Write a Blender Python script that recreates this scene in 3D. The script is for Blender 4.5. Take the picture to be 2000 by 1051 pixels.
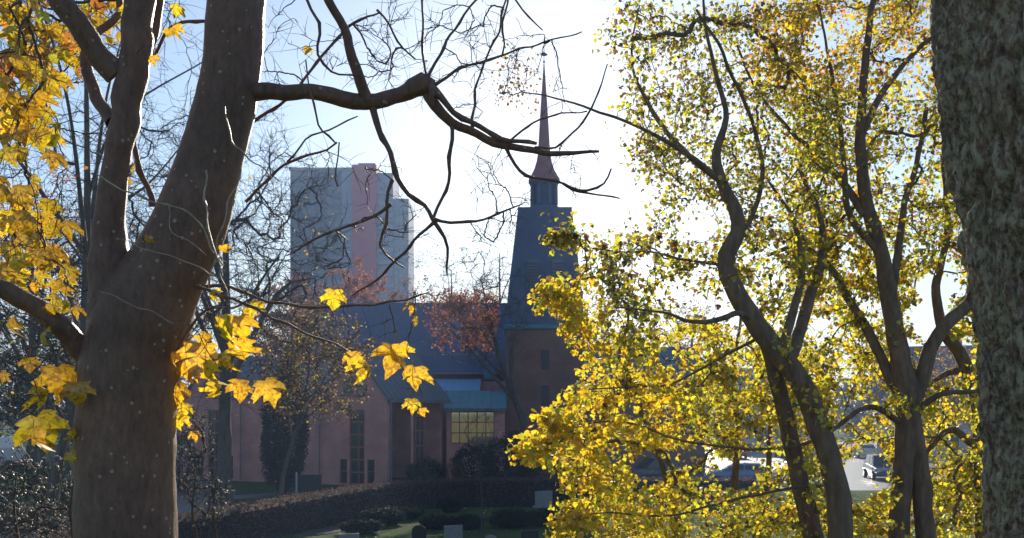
import bpy, bmesh, math, random
import numpy as np
from mathutils import Vector, noise

for o in list(bpy.data.objects):
    bpy.data.objects.remove(o, do_unlink=True)
SC = bpy.context.scene
COL = SC.collection
R = math.radians
rng = np.random.default_rng(11)
random.seed(11)

# ------------------------------------------------------------------ camera, sky, sun, exposure
F, CX, HY, CAMZ = 1900.0, 1000.0, 800.0, 5.0          # focal length and horizon in photo pixels, eye height
cam = bpy.data.cameras.new('camera')
co = bpy.data.objects.new('camera', cam)
COL.objects.link(co)
co.location = (0, 0, CAMZ)
co.rotation_euler = (R(90), 0, 0)
cam.sensor_width = 36
cam.lens = 36 * F / 2000
cam.shift_y = (HY - 525.5) / 2000
cam.clip_start, cam.clip_end = 0.05, 6000
cam.dof.use_dof = True
cam.dof.focus_distance = 4.2
cam.dof.aperture_fstop = 11.0
SC.camera = co

SUN_EL, SUN_AZ = 18.5, 3.4                               # azimuth measured from +Y towards +X
world = bpy.data.worlds.new('World')
SC.world = world
world.use_nodes = True
wn = world.node_tree
bg = wn.nodes['Background']
sky = wn.nodes.new('ShaderNodeTexSky')
sky.sky_type = 'NISHITA'
sky.sun_disc = False
sky.sun_elevation = R(SUN_EL)
sky.sun_rotation = R(SUN_AZ)
sky.air_density = 1.0
sky.dust_density = 0.25
sky.ozone_density = 2.0
wn.links.new(sky.outputs['Color'], bg.inputs['Color'])
bg.inputs['Strength'].default_value = 0.069
sun = bpy.data.lights.new('sun', 'SUN')
sun.energy = 5.0
sun.angle = R(0.53)
sun.color = (1.0, 0.90, 0.74)
so = bpy.data.objects.new('sun', sun)
COL.objects.link(so)
sdir = Vector((math.sin(R(SUN_AZ)) * math.cos(R(SUN_EL)), math.cos(R(SUN_AZ)) * math.cos(R(SUN_EL)), math.sin(R(SUN_EL))))
so.rotation_euler = sdir.to_track_quat('Z', 'Y').to_euler()
so.location = (0, 40, 60)
vs = SC.view_settings
vs.view_transform = 'Standard'
vs.look = 'None'
vs.exposure = 1.15
vs.gamma = 1.0
SC.cycles.use_denoising = True
SC.cycles.max_bounces = 6
SC.cycles.diffuse_bounces = 2
SC.cycles.glossy_bounces = 2
SC.cycles.transmission_bounces = 4
SC.cycles.transparent_max_bounces = 6
SC.cycles.volume_bounces = 0
SC.cycles.sample_clamp_indirect = 8


# ------------------------------------------------------------------ helpers
def at(px, py, d):
    return Vector(((px - CX) / F * d, d, CAMZ + (HY - py) / F * d))


def npat(px, py, d):
    px, py, d = np.broadcast_arrays(np.asarray(px, float), np.asarray(py, float), np.asarray(d, float))
    return np.stack([(px - CX) / F * d, d, CAMZ + (HY - py) / F * d], -1)


def tag(o, label=None, cat=None, group=None, kind=None):
    if label: o['label'] = label
    if cat: o['category'] = cat
    if group: o['group'] = group
    if kind: o['kind'] = kind
    return o


def empty(name, loc, label, cat, group=None, rz=0.0):
    o = bpy.data.objects.new(name, None)
    COL.objects.link(o)
    o.location = loc
    o.rotation_euler = (0, 0, rz)
    o.empty_display_size = 0.1
    tag(o, label, cat, group)
    return o


def link(name, me, mat, parent=None):
    o = bpy.data.objects.new(name, me)
    COL.objects.link(o)
    if mat is not None and len(me.materials) == 0:
        me.materials.append(mat)
    if parent is not None:
        o.parent = parent
        o.matrix_parent_inverse = pinv(parent)
    return o


_pi = {}


def pinv(p):
    """inverse of the parent's world matrix, so that children can be written in world coordinates"""
    if p.name not in _pi:
        from mathutils import Matrix
        m = Matrix.Translation(p.location) @ p.rotation_euler.to_matrix().to_4x4()
        _pi[p.name] = m.inverted() if p.parent is None else m.inverted()
    return _pi[p.name]


def sub(name, me, mat, parent_part):
    """child of a part: the part's own transform is the identity in world space"""
    o = bpy.data.objects.new(name, me)
    COL.objects.link(o)
    if mat is not None and len(me.materials) == 0:
        me.materials.append(mat)
    o.parent = parent_part
    return o


class MB:
    """boxes, prisms, lathes gathered into one mesh, written in any frame (fr maps local to world)"""

    def __init__(self, fr=None):
        self.v, self.f, self.fr = [], [], fr

    def add(self, vs_, fs):
        n = len(self.v)
        self.v += [tuple(self.fr(*p)) if self.fr else tuple(p) for p in vs_]
        self.f += [tuple(i + n for i in f) for f in fs]
        return self

    def box(self, x0, x1, y0, y1, z0, z1):
        return self.add([(x0, y0, z0), (x1, y0, z0), (x1, y1, z0), (x0, y1, z0), (x0, y0, z1), (x1, y0, z1), (x1, y1, z1), (x0, y1, z1)],
                        [(0, 3, 2, 1), (4, 5, 6, 7), (0, 1, 5, 4), (1, 2, 6, 5), (2, 3, 7, 6), (3, 0, 4, 7)])

    def prism(self, a, b):
        """two equal rings of points joined and capped"""
        n = len(a)
        return self.add(list(a) + list(b), [tuple(range(n - 1, -1, -1)), tuple(range(n, 2 * n))] +
                        [(i, (i + 1) % n, n + (i + 1) % n, n + i) for i in range(n)])

    def rings(self, rs, cap=True):
        n = len(rs[0])
        vs_ = [p for r in rs for p in r]
        fs = []
        for k in range(len(rs) - 1):
            for i in range(n):
                j = (i + 1) % n
                fs.append((k * n + i, k * n + j, (k + 1) * n + j, (k + 1) * n + i))
        if cap:
            fs.append(tuple(range(n - 1, -1, -1)))
            fs.append(tuple((len(rs) - 1) * n + i for i in range(n)))
        return self.add(vs_, fs)

    def mesh(self, name, bevel=0.0, smooth=False):
        me = bpy.data.meshes.new(name)
        bm = bmesh.new()
        vv = [bm.verts.new(p) for p in self.v]
        for f in self.f:
            try:
                bm.faces.new([vv[i] for i in f])
            except ValueError:
                pass
        bmesh.ops.recalc_face_normals(bm, faces=bm.faces)
        if bevel:
            bmesh.ops.bevel(bm, geom=list(bm.edges), offset=bevel, segments=1, affect='EDGES')
        for f in bm.faces:
            f.smooth = smooth
        bm.to_mesh(me)
        bm.free()
        return me

    def build(self, name, mat, parent=None, bevel=0.0, smooth=False, deep=False):
        me = self.mesh(name, bevel, smooth)
        if deep:
            return sub(name, me, mat, parent)
        return link(name, me, mat, parent)


def lathe(c, prof, n=8, ph=0.0):
    return [[(c[0] + r * math.cos(ph + 2 * math.pi * i / n), c[1] + r * math.sin(ph + 2 * math.pi * i / n), z) for i in range(n)] for r, z in prof]


def np_mesh(name, verts, faces, smooth=True, cols=None):
    """verts (N,3), faces (M,k) -> mesh; cols (N,3) linear colour per vertex"""
    me = bpy.data.meshes.new(name)
    verts = np.ascontiguousarray(verts, np.float32)
    faces = np.ascontiguousarray(faces, np.int32)
    m, k = faces.shape
    me.vertices.add(len(verts))
    me.vertices.foreach_set('co', verts.ravel())
    me.loops.add(m * k)
    me.loops.foreach_set('vertex_index', faces.ravel())
    me.polygons.add(m)
    me.polygons.foreach_set('loop_start', np.arange(0, m * k, k, dtype=np.int32))
    me.polygons.foreach_set('use_smooth', np.full(m, smooth))
    me.update(calc_edges=True)
    if cols is not None:
        a = me.color_attributes.new('col', 'FLOAT_COLOR', 'POINT')
        c4 = np.ones((len(verts), 4), np.float32)
        c4[:, :3] = cols
        a.data.foreach_set('color', c4.ravel())
    return me


def tubes(P, Rad, n=4):
    """P (N,K,3), Rad (N,K) -> verts, quad faces; ends taper shut by their radius"""
    P = np.asarray(P, float)
    Rad = np.asarray(Rad, float)
    N, K, _ = P.shape
    T = np.gradient(P, axis=1)
    T /= np.linalg.norm(T, axis=2, keepdims=True) + 1e-9
    mean = P[:, -1] - P[:, 0]
    ref = np.zeros((N, 3))
    ref[np.arange(N), np.argmin(np.abs(mean), axis=1)] = 1
    A = np.cross(T, ref[:, None, :])
    A /= np.linalg.norm(A, axis=2, keepdims=True) + 1e-9
    B = np.cross(T, A)
    th = np.arange(n) * 2 * math.pi / n
    V = P[:, :, None, :] + Rad[:, :, None, None] * (A[:, :, None, :] * np.cos(th)[None, None, :, None] + B[:, :, None, :] * np.sin(th)[None, None, :, None])
    idx = np.arange(N * K * n).reshape(N, K, n)
    a = idx[:, :-1, :]
    b = np.roll(idx, -1, axis=2)[:, :-1, :]
    c = np.roll(idx, -1, axis=2)[:, 1:, :]
    d = idx[:, 1:, :]
    return V.reshape(-1, 3), np.stack([a, b, c, d], -1).reshape(-1, 4)


def join_np(parts):
    vs_, fs, o = [], [], 0
    for v, f in parts:
        vs_.append(v)
        fs.append(f + o)
        o += len(v)
    return np.concatenate(vs_), np.concatenate(fs)


def spline(pts, step):
    """Catmull-Rom through pts (rows x,y,z,r), resampled about every step metres"""
    p = np.asarray(pts, float)
    p = np.vstack([2 * p[0] - p[1], p, 2 * p[-1] - p[-2]])
    out = []
    for i in range(1, len(p) - 2):
        n = max(1, int(np.linalg.norm(p[i + 1, :3] - p[i, :3]) / step))
        t = (np.arange(n) / n)[:, None]
        a, b, c, d = p[i - 1], p[i], p[i + 1], p[i + 2]
        out.append(.5 * (2 * b + (c - a) * t + (2 * a - 5 * b + 4 * c - d) * t ** 2 + (3 * b - a - 3 * c + d) * t ** 3))
    out.append(p[-2][None])
    o = np.vstack(out)
    o[:, 3] = np.maximum(o[:, 3], .0008)
    return o


def px_limb(rows, step=.08, wob=0.0):
    """rows of (px, py, width in px, depth) -> spline of world points with radius"""
    pts = []
    for x, y, w, d in rows:
        q = at(x, y, d)
        pts.append((q.x, q.y, q.z, w / F * d / 2))
    s = spline(pts, step)
    if wob:
        k = rng.uniform(0, 100)
        for i in range(len(s)):
            s[i, :3] += np.array(noise.noise_vector(Vector((k + i * .35, 0, 0)))) * wob * 1.0
    return s


def limb_mesh(s, n=12, lump=0.0, lf=3.0, end=True):
    """one lumpy tapering tube"""
    P, Rd = s[:, :3], s[:, 3]
    v, f = tubes(P[None], Rd[None], n)
    if lump:
        for i in range(len(v)):
            c = P[i // n]
            r = Rd[i // n]
            dv = v[i] - c
            v[i] = c + dv * (1 + lump * noise.noise(Vector(v[i]) * lf) + .5 * lump * noise.noise(Vector(v[i]) * lf * 2.7))
    return v, f


# ------------------------------------------------------------------ materials
def new_mat(name):
    m = bpy.data.materials.new(name)
    m.use_nodes = True
    nt = m.node_tree
    return m, nt, nt.nodes['Principled BSDF'], nt.nodes, nt.links


def mat(name, a, b=None, rough=.8, scale=3.0, bump=0.0, bscale=None, metal=0.0, spec=.3, detail=6, coord='Object', stretch=(1, 1, 1), dist=.02):
    """two tones mixed by noise, with optional bump"""
    m, nt, p, N, L = new_mat(name)
    b = b or tuple(c * .6 for c in a)
    tc = N.new('ShaderNodeTexCoord')
    mp = N.new('ShaderNodeMapping')
    mp.inputs['Scale'].default_value = stretch
    L.new(tc.outputs[coord], mp.inputs['Vector'])
    nz = N.new('ShaderNodeTexNoise')
    nz.inputs['Scale'].default_value = scale
    nz.inputs['Detail'].default_value = detail
    nz.inputs['Roughness'].default_value = .65
    L.new(mp.outputs['Vector'], nz.inputs['Vector'])
    rp = N.new('ShaderNodeValToRGB')
    rp.color_ramp.elements[0].position = .3
    rp.color_ramp.elements[1].position = .7
    rp.color_ramp.elements[0].color = (*b, 1)
    rp.color_ramp.elements[1].color = (*a, 1)
    L.new(nz.outputs['Fac'], rp.inputs['Fac'])
    L.new(rp.outputs['Color'], p.inputs['Base Color'])
    p.inputs['Roughness'].default_value = rough
    p.inputs['Metallic'].default_value = metal
    p.inputs['Specular IOR Level'].default_value = spec
    if bump:
        n2 = N.new('ShaderNodeTexNoise')
        n2.inputs['Scale'].default_value = bscale or scale * 6
        n2.inputs['Detail'].default_value = 5
        L.new(mp.outputs['Vector'], n2.inputs['Vector'])
        bp = N.new('ShaderNodeBump')
        bp.inputs['Strength'].default_value = bump
        bp.inputs['Distance'].default_value = dist
        L.new(n2.outputs['Fac'], bp.inputs['Height'])
        L.new(bp.outputs['Normal'], p.inputs['Normal'])
    return m


def leaf_mat(name, trans=.55, blotch=60.0, gloss=.06, veins=False):
    m, nt, p, N, L = new_mat(name)
    N.remove(p)
    out = N['Material Output']
    at_ = N.new('ShaderNodeAttribute')
    at_.attribute_name = 'col'
    tc = N.new('ShaderNodeTexCoord')
    nz = N.new('ShaderNodeTexNoise')
    nz.inputs['Scale'].default_value = blotch
    nz.inputs['Detail'].default_value = 4
    L.new(tc.outputs['Object'], nz.inputs['Vector'])
    mr = N.new('ShaderNodeMapRange')
    mr.inputs['From Min'].default_value = .3
    mr.inputs['From Max'].default_value = .7
    mr.inputs['To Min'].default_value = .62
    mr.inputs['To Max'].default_value = 1.1
    L.new(nz.outputs['Fac'], mr.inputs['Value'])
    mx = N.new('ShaderNodeMixRGB')
    mx.blend_type = 'MULTIPLY'
    mx.inputs['Fac'].default_value = 1
    L.new(at_.outputs['Color'], mx.inputs['Color1'])
    L.new(mr.outputs['Result'], mx.inputs['Color2'])
    if veins:
        sx = N.new('ShaderNodeSeparateXYZ')
        L.new(tc.outputs['Object'], sx.inputs[0])

        def mth(op, a, b=None):
            q = N.new('ShaderNodeMath')
            q.operation = op
            for k, w in enumerate((a, b)):
                if w is None:
                    continue
                if isinstance(w, (int, float)):
                    q.inputs[k].default_value = w
                else:
                    L.new(w, q.inputs[k])
            return q.outputs[0]
        ang = mth('ABSOLUTE', mth('ARCTAN2', sx.outputs['X'], sx.outputs['Y']))
        rad = mth('SQRT', mth('ADD', mth('MULTIPLY', sx.outputs['X'], sx.outputs['X']), mth('MULTIPLY', sx.outputs['Y'], sx.outputs['Y'])))
        dev = mth('ABSOLUTE', mth('SUBTRACT', ang, mth('MULTIPLY', mth('ROUND', mth('DIVIDE', ang, .78)), .78)))
        line = mth('LESS_THAN', mth('MULTIPLY', dev, rad), .013)
        sp_ = N.new('ShaderNodeTexNoise')
        sp_.inputs['Scale'].default_value = 7
        sp_.inputs['Detail'].default_value = 5
        oi = N.new('ShaderNodeObjectInfo')
        va = N.new('ShaderNodeVectorMath')
        va.operation = 'ADD'
        L.new(tc.outputs['Object'], va.inputs[0])
        L.new(oi.outputs['Location'], va.inputs[1])
        L.new(va.outputs[0], sp_.inputs['Vector'])
        edge = mth('MULTIPLY', mth('GREATER_THAN', mth('ADD', sp_.outputs['Fac'], mth('MULTIPLY', mth('ADD', oi.outputs['Random'], rad), .10)), .66), .75)
        m3 = N.new('ShaderNodeMixRGB')
        m3.inputs['Color2'].default_value = (.30, .11, .02, 1)
        L.new(edge, m3.inputs['Fac'])
        L.new(mx.outputs['Color'], m3.inputs['Color1'])
        m4 = N.new('ShaderNodeMixRGB')
        m4.inputs['Color2'].default_value = (.50, .24, .02, 1)
        L.new(mth('MULTIPLY', line, .7), m4.inputs['Fac'])
        L.new(m3.outputs['Color'], m4.inputs['Color1'])
        mx = m4
    df = N.new('ShaderNodeBsdfDiffuse')
    tr = N.new('ShaderNodeBsdfTranslucent')
    gl = N.new('ShaderNodeBsdfGlossy')
    gl.inputs['Roughness'].default_value = .45
    gl.inputs['Color'].default_value = (1, 1, 1, 1)
    L.new(mx.outputs['Color'], df.inputs['Color'])
    L.new(mx.outputs['Color'], tr.inputs['Color'])
    m1 = N.new('ShaderNodeMixShader')
    m1.inputs['Fac'].default_value = trans
    L.new(df.outputs[0], m1.inputs[1])
    L.new(tr.outputs[0], m1.inputs[2])
    m2 = N.new('ShaderNodeMixShader')
    m2.inputs['Fac'].default_value = gloss
    L.new(m1.outputs[0], m2.inputs[1])
    L.new(gl.outputs[0], m2.inputs[2])
    L.new(m2.outputs[0], out.inputs['Surface'])
    return m


def brick_mat(name, a, b, mortar):
    m, nt, p, N, L = new_mat(name)
    tc = N.new('ShaderNodeTexCoord')
    mp = N.new('ShaderNodeMapping')
    mp.inputs['Rotation'].default_value = (R(90), 0, 0)
    L.new(tc.outputs['Object'], mp.inputs['Vector'])
    # world x/z for the courses, with y folded in so that side walls show courses too
    sx = N.new('ShaderNodeSeparateXYZ')
    L.new(tc.outputs['Object'], sx.inputs[0])
    ad = N.new('ShaderNodeMath')
    ad.operation = 'ADD'
    L.new(sx.outputs['X'], ad.inputs[0])
    L.new(sx.outputs['Y'], ad.inputs[1])
    cb = N.new('ShaderNodeCombineXYZ')
    L.new(ad.outputs[0], cb.inputs['X'])
    L.new(sx.outputs['Z'], cb.inputs['Y'])
    bt = N.new('ShaderNodeTexBrick')
    bt.inputs['Color1'].default_value = (*a, 1)
    bt.inputs['Color2'].default_value = (*b, 1)
    bt.inputs['Mortar'].default_value = (*mortar, 1)
    bt.inputs['Scale'].default_value = 1
    bt.inputs['Brick Width'].default_value = .26
    bt.inputs['Row Height'].default_value = .085
    bt.inputs['Mortar Size'].default_value = .010
    L.new(cb.outputs[0], bt.inputs['Vector'])
    nz = N.new('ShaderNodeTexNoise')
    nz.inputs['Scale'].default_value = .7
    nz.inputs['Detail'].default_value = 6
    L.new(tc.outputs['Object'], nz.inputs['Vector'])
    mr = N.new('ShaderNodeMapRange')
    mr.inputs['From Min'].default_value = .3
    mr.inputs['From Max'].default_value = .7
    mr.inputs['To Min'].default_value = .72
    mr.inputs['To Max'].default_value = 1.1
    L.new(nz.outputs['Fac'], mr.inputs['Value'])
    mx = N.new('ShaderNodeMixRGB')
    mx.blend_type = 'MULTIPLY'
    mx.inputs['Fac'].default_value = 1
    L.new(bt.outputs['Color'], mx.inputs['Color1'])
    L.new(mr.outputs['Result'], mx.inputs['Color2'])
    L.new(mx.outputs['Color'], p.inputs['Base Color'])
    p.inputs['Roughness'].default_value = .9
    p.inputs['Specular IOR Level'].default_value = .2
    bp = N.new('ShaderNodeBump')
    bp.inputs['Strength'].default_value = .5
    bp.inputs['Distance'].default_value = .01
    bp.invert = True
    L.new(bt.outputs['Fac'], bp.inputs['Height'])
    L.new(bp.outputs['Normal'], p.inputs['Normal'])
    return m


def bark_smooth():
    """brown young-maple bark: fine vertical streaks, dark scars, pale lichen dots"""
    m, nt, p, N, L = new_mat('maple_bark')
    tc = N.new('ShaderNodeTexCoord')
    mp = N.new('ShaderNodeMapping')
    mp.inputs['Scale'].default_value = (1, 1, .35)
    L.new(tc.outputs['Object'], mp.inputs['Vector'])
    nz = N.new('ShaderNodeTexNoise')
    nz.inputs['Scale'].default_value = 42
    nz.inputs['Detail'].default_value = 10
    nz.inputs['Roughness'].default_value = .82
    L.new(mp.outputs['Vector'], nz.inputs['Vector'])
    rp = N.new('ShaderNodeValToRGB')
    e = rp.color_ramp.elements
    e[0].position, e[0].color = .28, (.055, .034, .026, 1)
    e[1].position, e[1].color = .72, (.29, .165, .118, 1)
    L.new(nz.outputs['Fac'], rp.inputs['Fac'])
    big = N.new('ShaderNodeTexNoise')
    big.inputs['Scale'].default_value = 3.2
    big.inputs['Detail'].default_value = 5
    L.new(tc.outputs['Object'], big.inputs['Vector'])
    mb = N.new('ShaderNodeMixRGB')
    mb.blend_type = 'MULTIPLY'
    mb.inputs['Fac'].default_value = .75
    L.new(rp.outputs['Color'], mb.inputs['Color1'])
    br = N.new('ShaderNodeValToRGB')
    br.color_ramp.elements[0].position, br.color_ramp.elements[0].color = .35, (.60, .56, .56, 1)
    br.color_ramp.elements[1].position, br.color_ramp.elements[1].color = .65, (1.1, 1.05, 1, 1)
    L.new(big.outputs['Fac'], br.inputs['Fac'])
    L.new(br.outputs['Color'], mb.inputs['Color2'])
    vo = N.new('ShaderNodeTexVoronoi')
    vo.inputs['Scale'].default_value = 23
    vo.inputs['Randomness'].default_value = 1
    L.new(tc.outputs['Object'], vo.inputs['Vector'])
    dn = N.new('ShaderNodeTexNoise')
    dn.inputs['Scale'].default_value = 90
    L.new(tc.outputs['Object'], dn.inputs['Vector'])
    ma = N.new('ShaderNodeMath')
    ma.operation = 'MULTIPLY_ADD'
    ma.inputs[1].default_value = .14
    L.new(dn.outputs['Fac'], ma.inputs[0])
    L.new(vo.outputs['Distance'], ma.inputs[2])
    lt = N.new('ShaderNodeMath')
    lt.operation = 'LESS_THAN'
    lt.inputs[1].default_value = .215
    L.new(ma.outputs[0], lt.inputs[0])
    sf = N.new('ShaderNodeMath')
    sf.operation = 'MULTIPLY'
    sf.inputs[1].default_value = .55
    L.new(lt.outputs[0], sf.inputs[0])
    mx = N.new('ShaderNodeMixRGB')
    mx.inputs['Color2'].default_value = (.5, .44, .38, 1)
    L.new(sf.outputs[0], mx.inputs['Fac'])
    L.new(mb.outputs['Color'], mx.inputs['Color1'])
    L.new(mx.outputs['Color'], p.inputs['Base Color'])
    p.inputs['Roughness'].default_value = .5
    p.inputs['Specular IOR Level'].default_value = .5
    bp = N.new('ShaderNodeBump')
    bp.inputs['Strength'].default_value = .7
    bp.inputs['Distance'].default_value = .012
    L.new(nz.outputs['Fac'], bp.inputs['Height'])
    L.new(bp.outputs['Normal'], p.inputs['Normal'])
    return m


def bark_rough():
    """old bark: dark furrows, grey plates, grey-green crust of lichen"""
    m, nt, p, N, L = new_mat('lichen_bark')
    tc = N.new('ShaderNodeTexCoord')
    at_ = N.new('ShaderNodeAttribute')
    at_.attribute_name = 'col'
    nz = N.new('ShaderNodeTexNoise')
    nz.inputs['Scale'].default_value = 75
    nz.inputs['Detail'].default_value = 8
    nz.inputs['Roughness'].default_value = .7
    L.new(tc.outputs['Object'], nz.inputs['Vector'])
    rp = N.new('ShaderNodeValToRGB')
    e = rp.color_ramp.elements
    e[0].position, e[0].color = .33, (.35, .33, .32, 1)
    e[1].position, e[1].color = .68, (1.5, 1.5, 1.45, 1)
    L.new(nz.outputs['Fac'], rp.inputs['Fac'])
    mb = N.new('ShaderNodeMixRGB')
    mb.blend_type = 'MULTIPLY'
    mb.inputs['Fac'].default_value = 1
    L.new(at_.outputs['Color'], mb.inputs['Color1'])
    L.new(rp.outputs['Color'], mb.inputs['Color2'])
    ln = N.new('ShaderNodeTexNoise')
    lmp = N.new('ShaderNodeMapping')
    lmp.inputs['Scale'].default_value = (1, 1, .45)
    L.new(tc.outputs['Object'], lmp.inputs['Vector'])
    ln.inputs['Scale'].default_value = 70
    ln.inputs['Detail'].default_value = 9
    ln.inputs['Roughness'].default_value = .75
    L.new(lmp.outputs['Vector'], ln.inputs['Vector'])
    lr = N.new('ShaderNodeValToRGB')
    lr.color_ramp.elements[0].position = .47
    lr.color_ramp.elements[1].position = .55
    L.new(ln.outputs['Fac'], lr.inputs['Fac'])
    mk = N.new('ShaderNodeMath')
    mk.operation = 'MULTIPLY'
    L.new(lr.outputs['Color'], mk.inputs[0])
    mk.inputs[1].default_value = .6
    mx = N.new('ShaderNodeMixRGB')
    mx.inputs['Color2'].default_value = (.72, .66, .46, 1)
    L.new(mk.outputs[0], mx.inputs['Fac'])
    L.new(mb.outputs['Color'], mx.inputs['Color1'])
    L.new(mx.outputs['Color'], p.inputs['Base Color'])
    p.inputs['Roughness'].default_value = .95
    p.inputs['Specular IOR Level'].default_value = .15
    bp = N.new('ShaderNodeBump')
    bp.inputs['Strength'].default_value = 1
    bp.inputs['Distance'].default_value = .012
    L.new(ln.outputs['Fac'], bp.inputs['Height'])
    b2 = N.new('ShaderNodeBump')
    b2.inputs['Strength'].default_value = .8
    b2.inputs['Distance'].default_value = .006
    L.new(nz.outputs['Fac'], b2.inputs['Height'])
    L.new(bp.outputs['Normal'], b2.inputs['Normal'])
    L.new(b2.outputs['Normal'], p.inputs['Normal'])
    return m


M = dict(
    ground=mat('turf', (.058, .115, .028), (.050, .060, .022), 1.0, .45, .8, 14, dist=.08, spec=.03),
    asphalt=mat('asphalt', (.075, .075, .080), (.045, .045, .050), .62, 2.0, .5, 60, spec=.5),
    lot=mat('parking_asphalt', (.10, .10, .10), (.06, .06, .062), .42, .6, .3, 40, spec=.6),
    gravel=mat('path_gravel', (.13, .125, .12), (.09, .088, .085), .95, 4, .6, 50, spec=.05),
    paint=mat('road_paint', (.75, .75, .72), (.5, .5, .48), .7, 8),
    kerb=mat('granite', (.33, .32, .31), (.20, .20, .20), .85, 9),
    maple=bark_smooth(),
    lichen=bark_rough(),
    bark=mat('dark_bark', (.24, .165, .12), (.085, .062, .048), .9, 16, .8, 40, stretch=(1, 1, .3), dist=.01),
    bark2=mat('grey_bark', (.13, .11, .095), (.05, .043, .038), .9, 5, .8, 20, stretch=(1, 1, .3)),
    twig=mat('twig_bark', (.12, .09, .068), (.05, .037, .03), .65, 30, spec=.4),
    ftwig=mat('far_twig_bark', (.055, .044, .040), (.030, .024, .022), .85, 2),
    littwig=mat('lit_tone_twig_bark', (.46, .38, .31), (.22, .17, .13), .5, 40, spec=.45),  # paleness stands in for sunlight on twigs and buds
    leaf=leaf_mat('maple_leaf', .6, 6, .06, True),
    sleaf=leaf_mat('small_leaf', .66, 25),
    fleaf=leaf_mat('far_leaf', .4, 4, .02),
    brick=brick_mat('red_brick', (.70, .29, .25), (.62, .25, .22), (.56, .41, .38)),
    brick2=brick_mat('church_brick', (.23, .10, .080), (.18, .080, .066), (.20, .16, .14)),
    frame=mat('red_window_frame', (.34, .13, .11), (.28, .10, .09), .6, 2),
    white=mat('white_paint', (.78, .78, .77), (.66, .66, .65), .5, 2),
    sheet=mat('dark_sheet_roof', (.055, .095, .19), (.038, .068, .14), .6, .6, .15, 3, metal=.0, spec=.5),
    slate=mat('slate_sheet', (.11, .14, .19), (.08, .105, .145), .65, .8, .15, 3, spec=.4),
    copper=mat('blue_copper_sheet', (.060, .24, .30), (.045, .18, .235), .55, 1.0, .15, 3, spec=.4),
    skylight=mat('blue_skylight_sheet', (.18, .42, .70), (.12, .32, .56), .4, 1.0, spec=.6),
    spire=mat('spire_copper', (.30, .115, .12), (.24, .095, .10), .55, 1.2, .2, 4, spec=.4),
    metal=mat('black_metal', (.03, .03, .032), (.02, .02, .022), .5, 3),
    gutter=mat('grey_metal', (.20, .22, .25), (.13, .14, .16), .5, 3, metal=.3),
    board=mat('notice_board', (.025, .03, .04), (.018, .02, .028), .45, 3),
    post=mat('white_post', (.55, .56, .58), (.42, .43, .45), .5, 3),
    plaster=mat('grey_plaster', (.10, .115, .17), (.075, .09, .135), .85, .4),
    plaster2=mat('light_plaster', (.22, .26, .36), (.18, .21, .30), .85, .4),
    redpanel=mat('red_panel', (.42, .070, .075), (.34, .055, .06), .8, .4),
    cream=mat('pale_render', (.55, .53, .50), (.45, .43, .41), .9, .5),
    granite=mat('grey_granite', (.28, .28, .29), (.16, .16, .17), .6, 14, .2, 40),
    dgranite=mat('black_granite', (.030, .030, .034), (.018, .018, .02), .25, 14, spec=.5),
    tyre=mat('tyre_rubber', (.02, .02, .02), (.014, .014, .014), .85, 6),
    rim=mat('wheel_rim', (.45, .46, .48), (.35, .36, .38), .35, 4, metal=.8),
    lamp=mat('head_lamp', (.75, .76, .78), (.6, .6, .62), .15, 4),
    rlamp=mat('tail_lamp', (.45, .02, .02), (.3, .01, .01), .2, 4),
)


def glass(name, base, rough=.06, metal=.0, spec=.8):
    m, nt, p, N, L = new_mat(name)
    p.inputs['Base Color'].default_value = (*base, 1)
    p.inputs['Roughness'].default_value = rough
    p.inputs['Metallic'].default_value = metal
    p.inputs['Specular IOR Level'].default_value = spec
    tc = N.new('ShaderNodeTexCoord')
    nz = N.new('ShaderNodeTexNoise')
    nz.inputs['Scale'].default_value = 1.4
    L.new(tc.outputs['Object'], nz.inputs['Vector'])
    bp = N.new('ShaderNodeBump')
    bp.inputs['Strength'].default_value = .05
    L.new(nz.outputs['Fac'], bp.inputs['Height'])
    L.new(bp.outputs['Normal'], p.inputs['Normal'])
    return m


M['pane'] = glass('window_glass', (.02, .026, .032))
M['mirror'] = glass('coated_glass', (.75, .64, .52), .05, .75)
M['carglass'] = glass('car_glass', (.012, .015, .02))
M['vcol'] = None


def car_paint(name, c):
    m = mat(name, c, tuple(v * .9 for v in c), .35, 2, spec=.5)
    m.node_tree.nodes['Principled BSDF'].inputs['Coat Weight'].default_value = .6
    return m


# ------------------------------------------------------------------ ground, road, paths
def hgt(x, y):
    t = min(max((y - 2) / 24, 0), 1)
    s = t * t * (3 - 2 * t)
    h = 3.4 * (1 - s)
    if y < 0:
        h = 3.4 + min(-y, 60) * .02
    return h


gx = sorted(set([-1500, -800, -400, -200, -120, -80] + list(np.arange(-60, 61, 1.5)) + [80, 120, 200, 400, 800, 1500]))
gy = sorted(set([-300, -120, -60, -30, -15, -8, -4] + list(np.arange(-2, 40, 1.0)) + list(np.arange(40, 130, 2.0)) + [140, 170, 220, 300, 450, 700, 1000, 1500]))
V = []
for y in gy:
    for x in gx:
        z = hgt(x, y)
        if y < 40:
            z += .06 * noise.noise(Vector((x * .4, y * .4, 0)))
        V.append((x, y, z))
nx = len(gx)
ii = np.arange(len(gy) - 1)[:, None] * nx + np.arange(nx - 1)[None, :]
FQ = np.stack([ii, ii + 1, ii + nx + 1, ii + nx], -1).reshape(-1, 4)
g = link('ground', np_mesh('ground', np.array(V), FQ), M['ground'])
tag(g, kind='structure')


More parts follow.
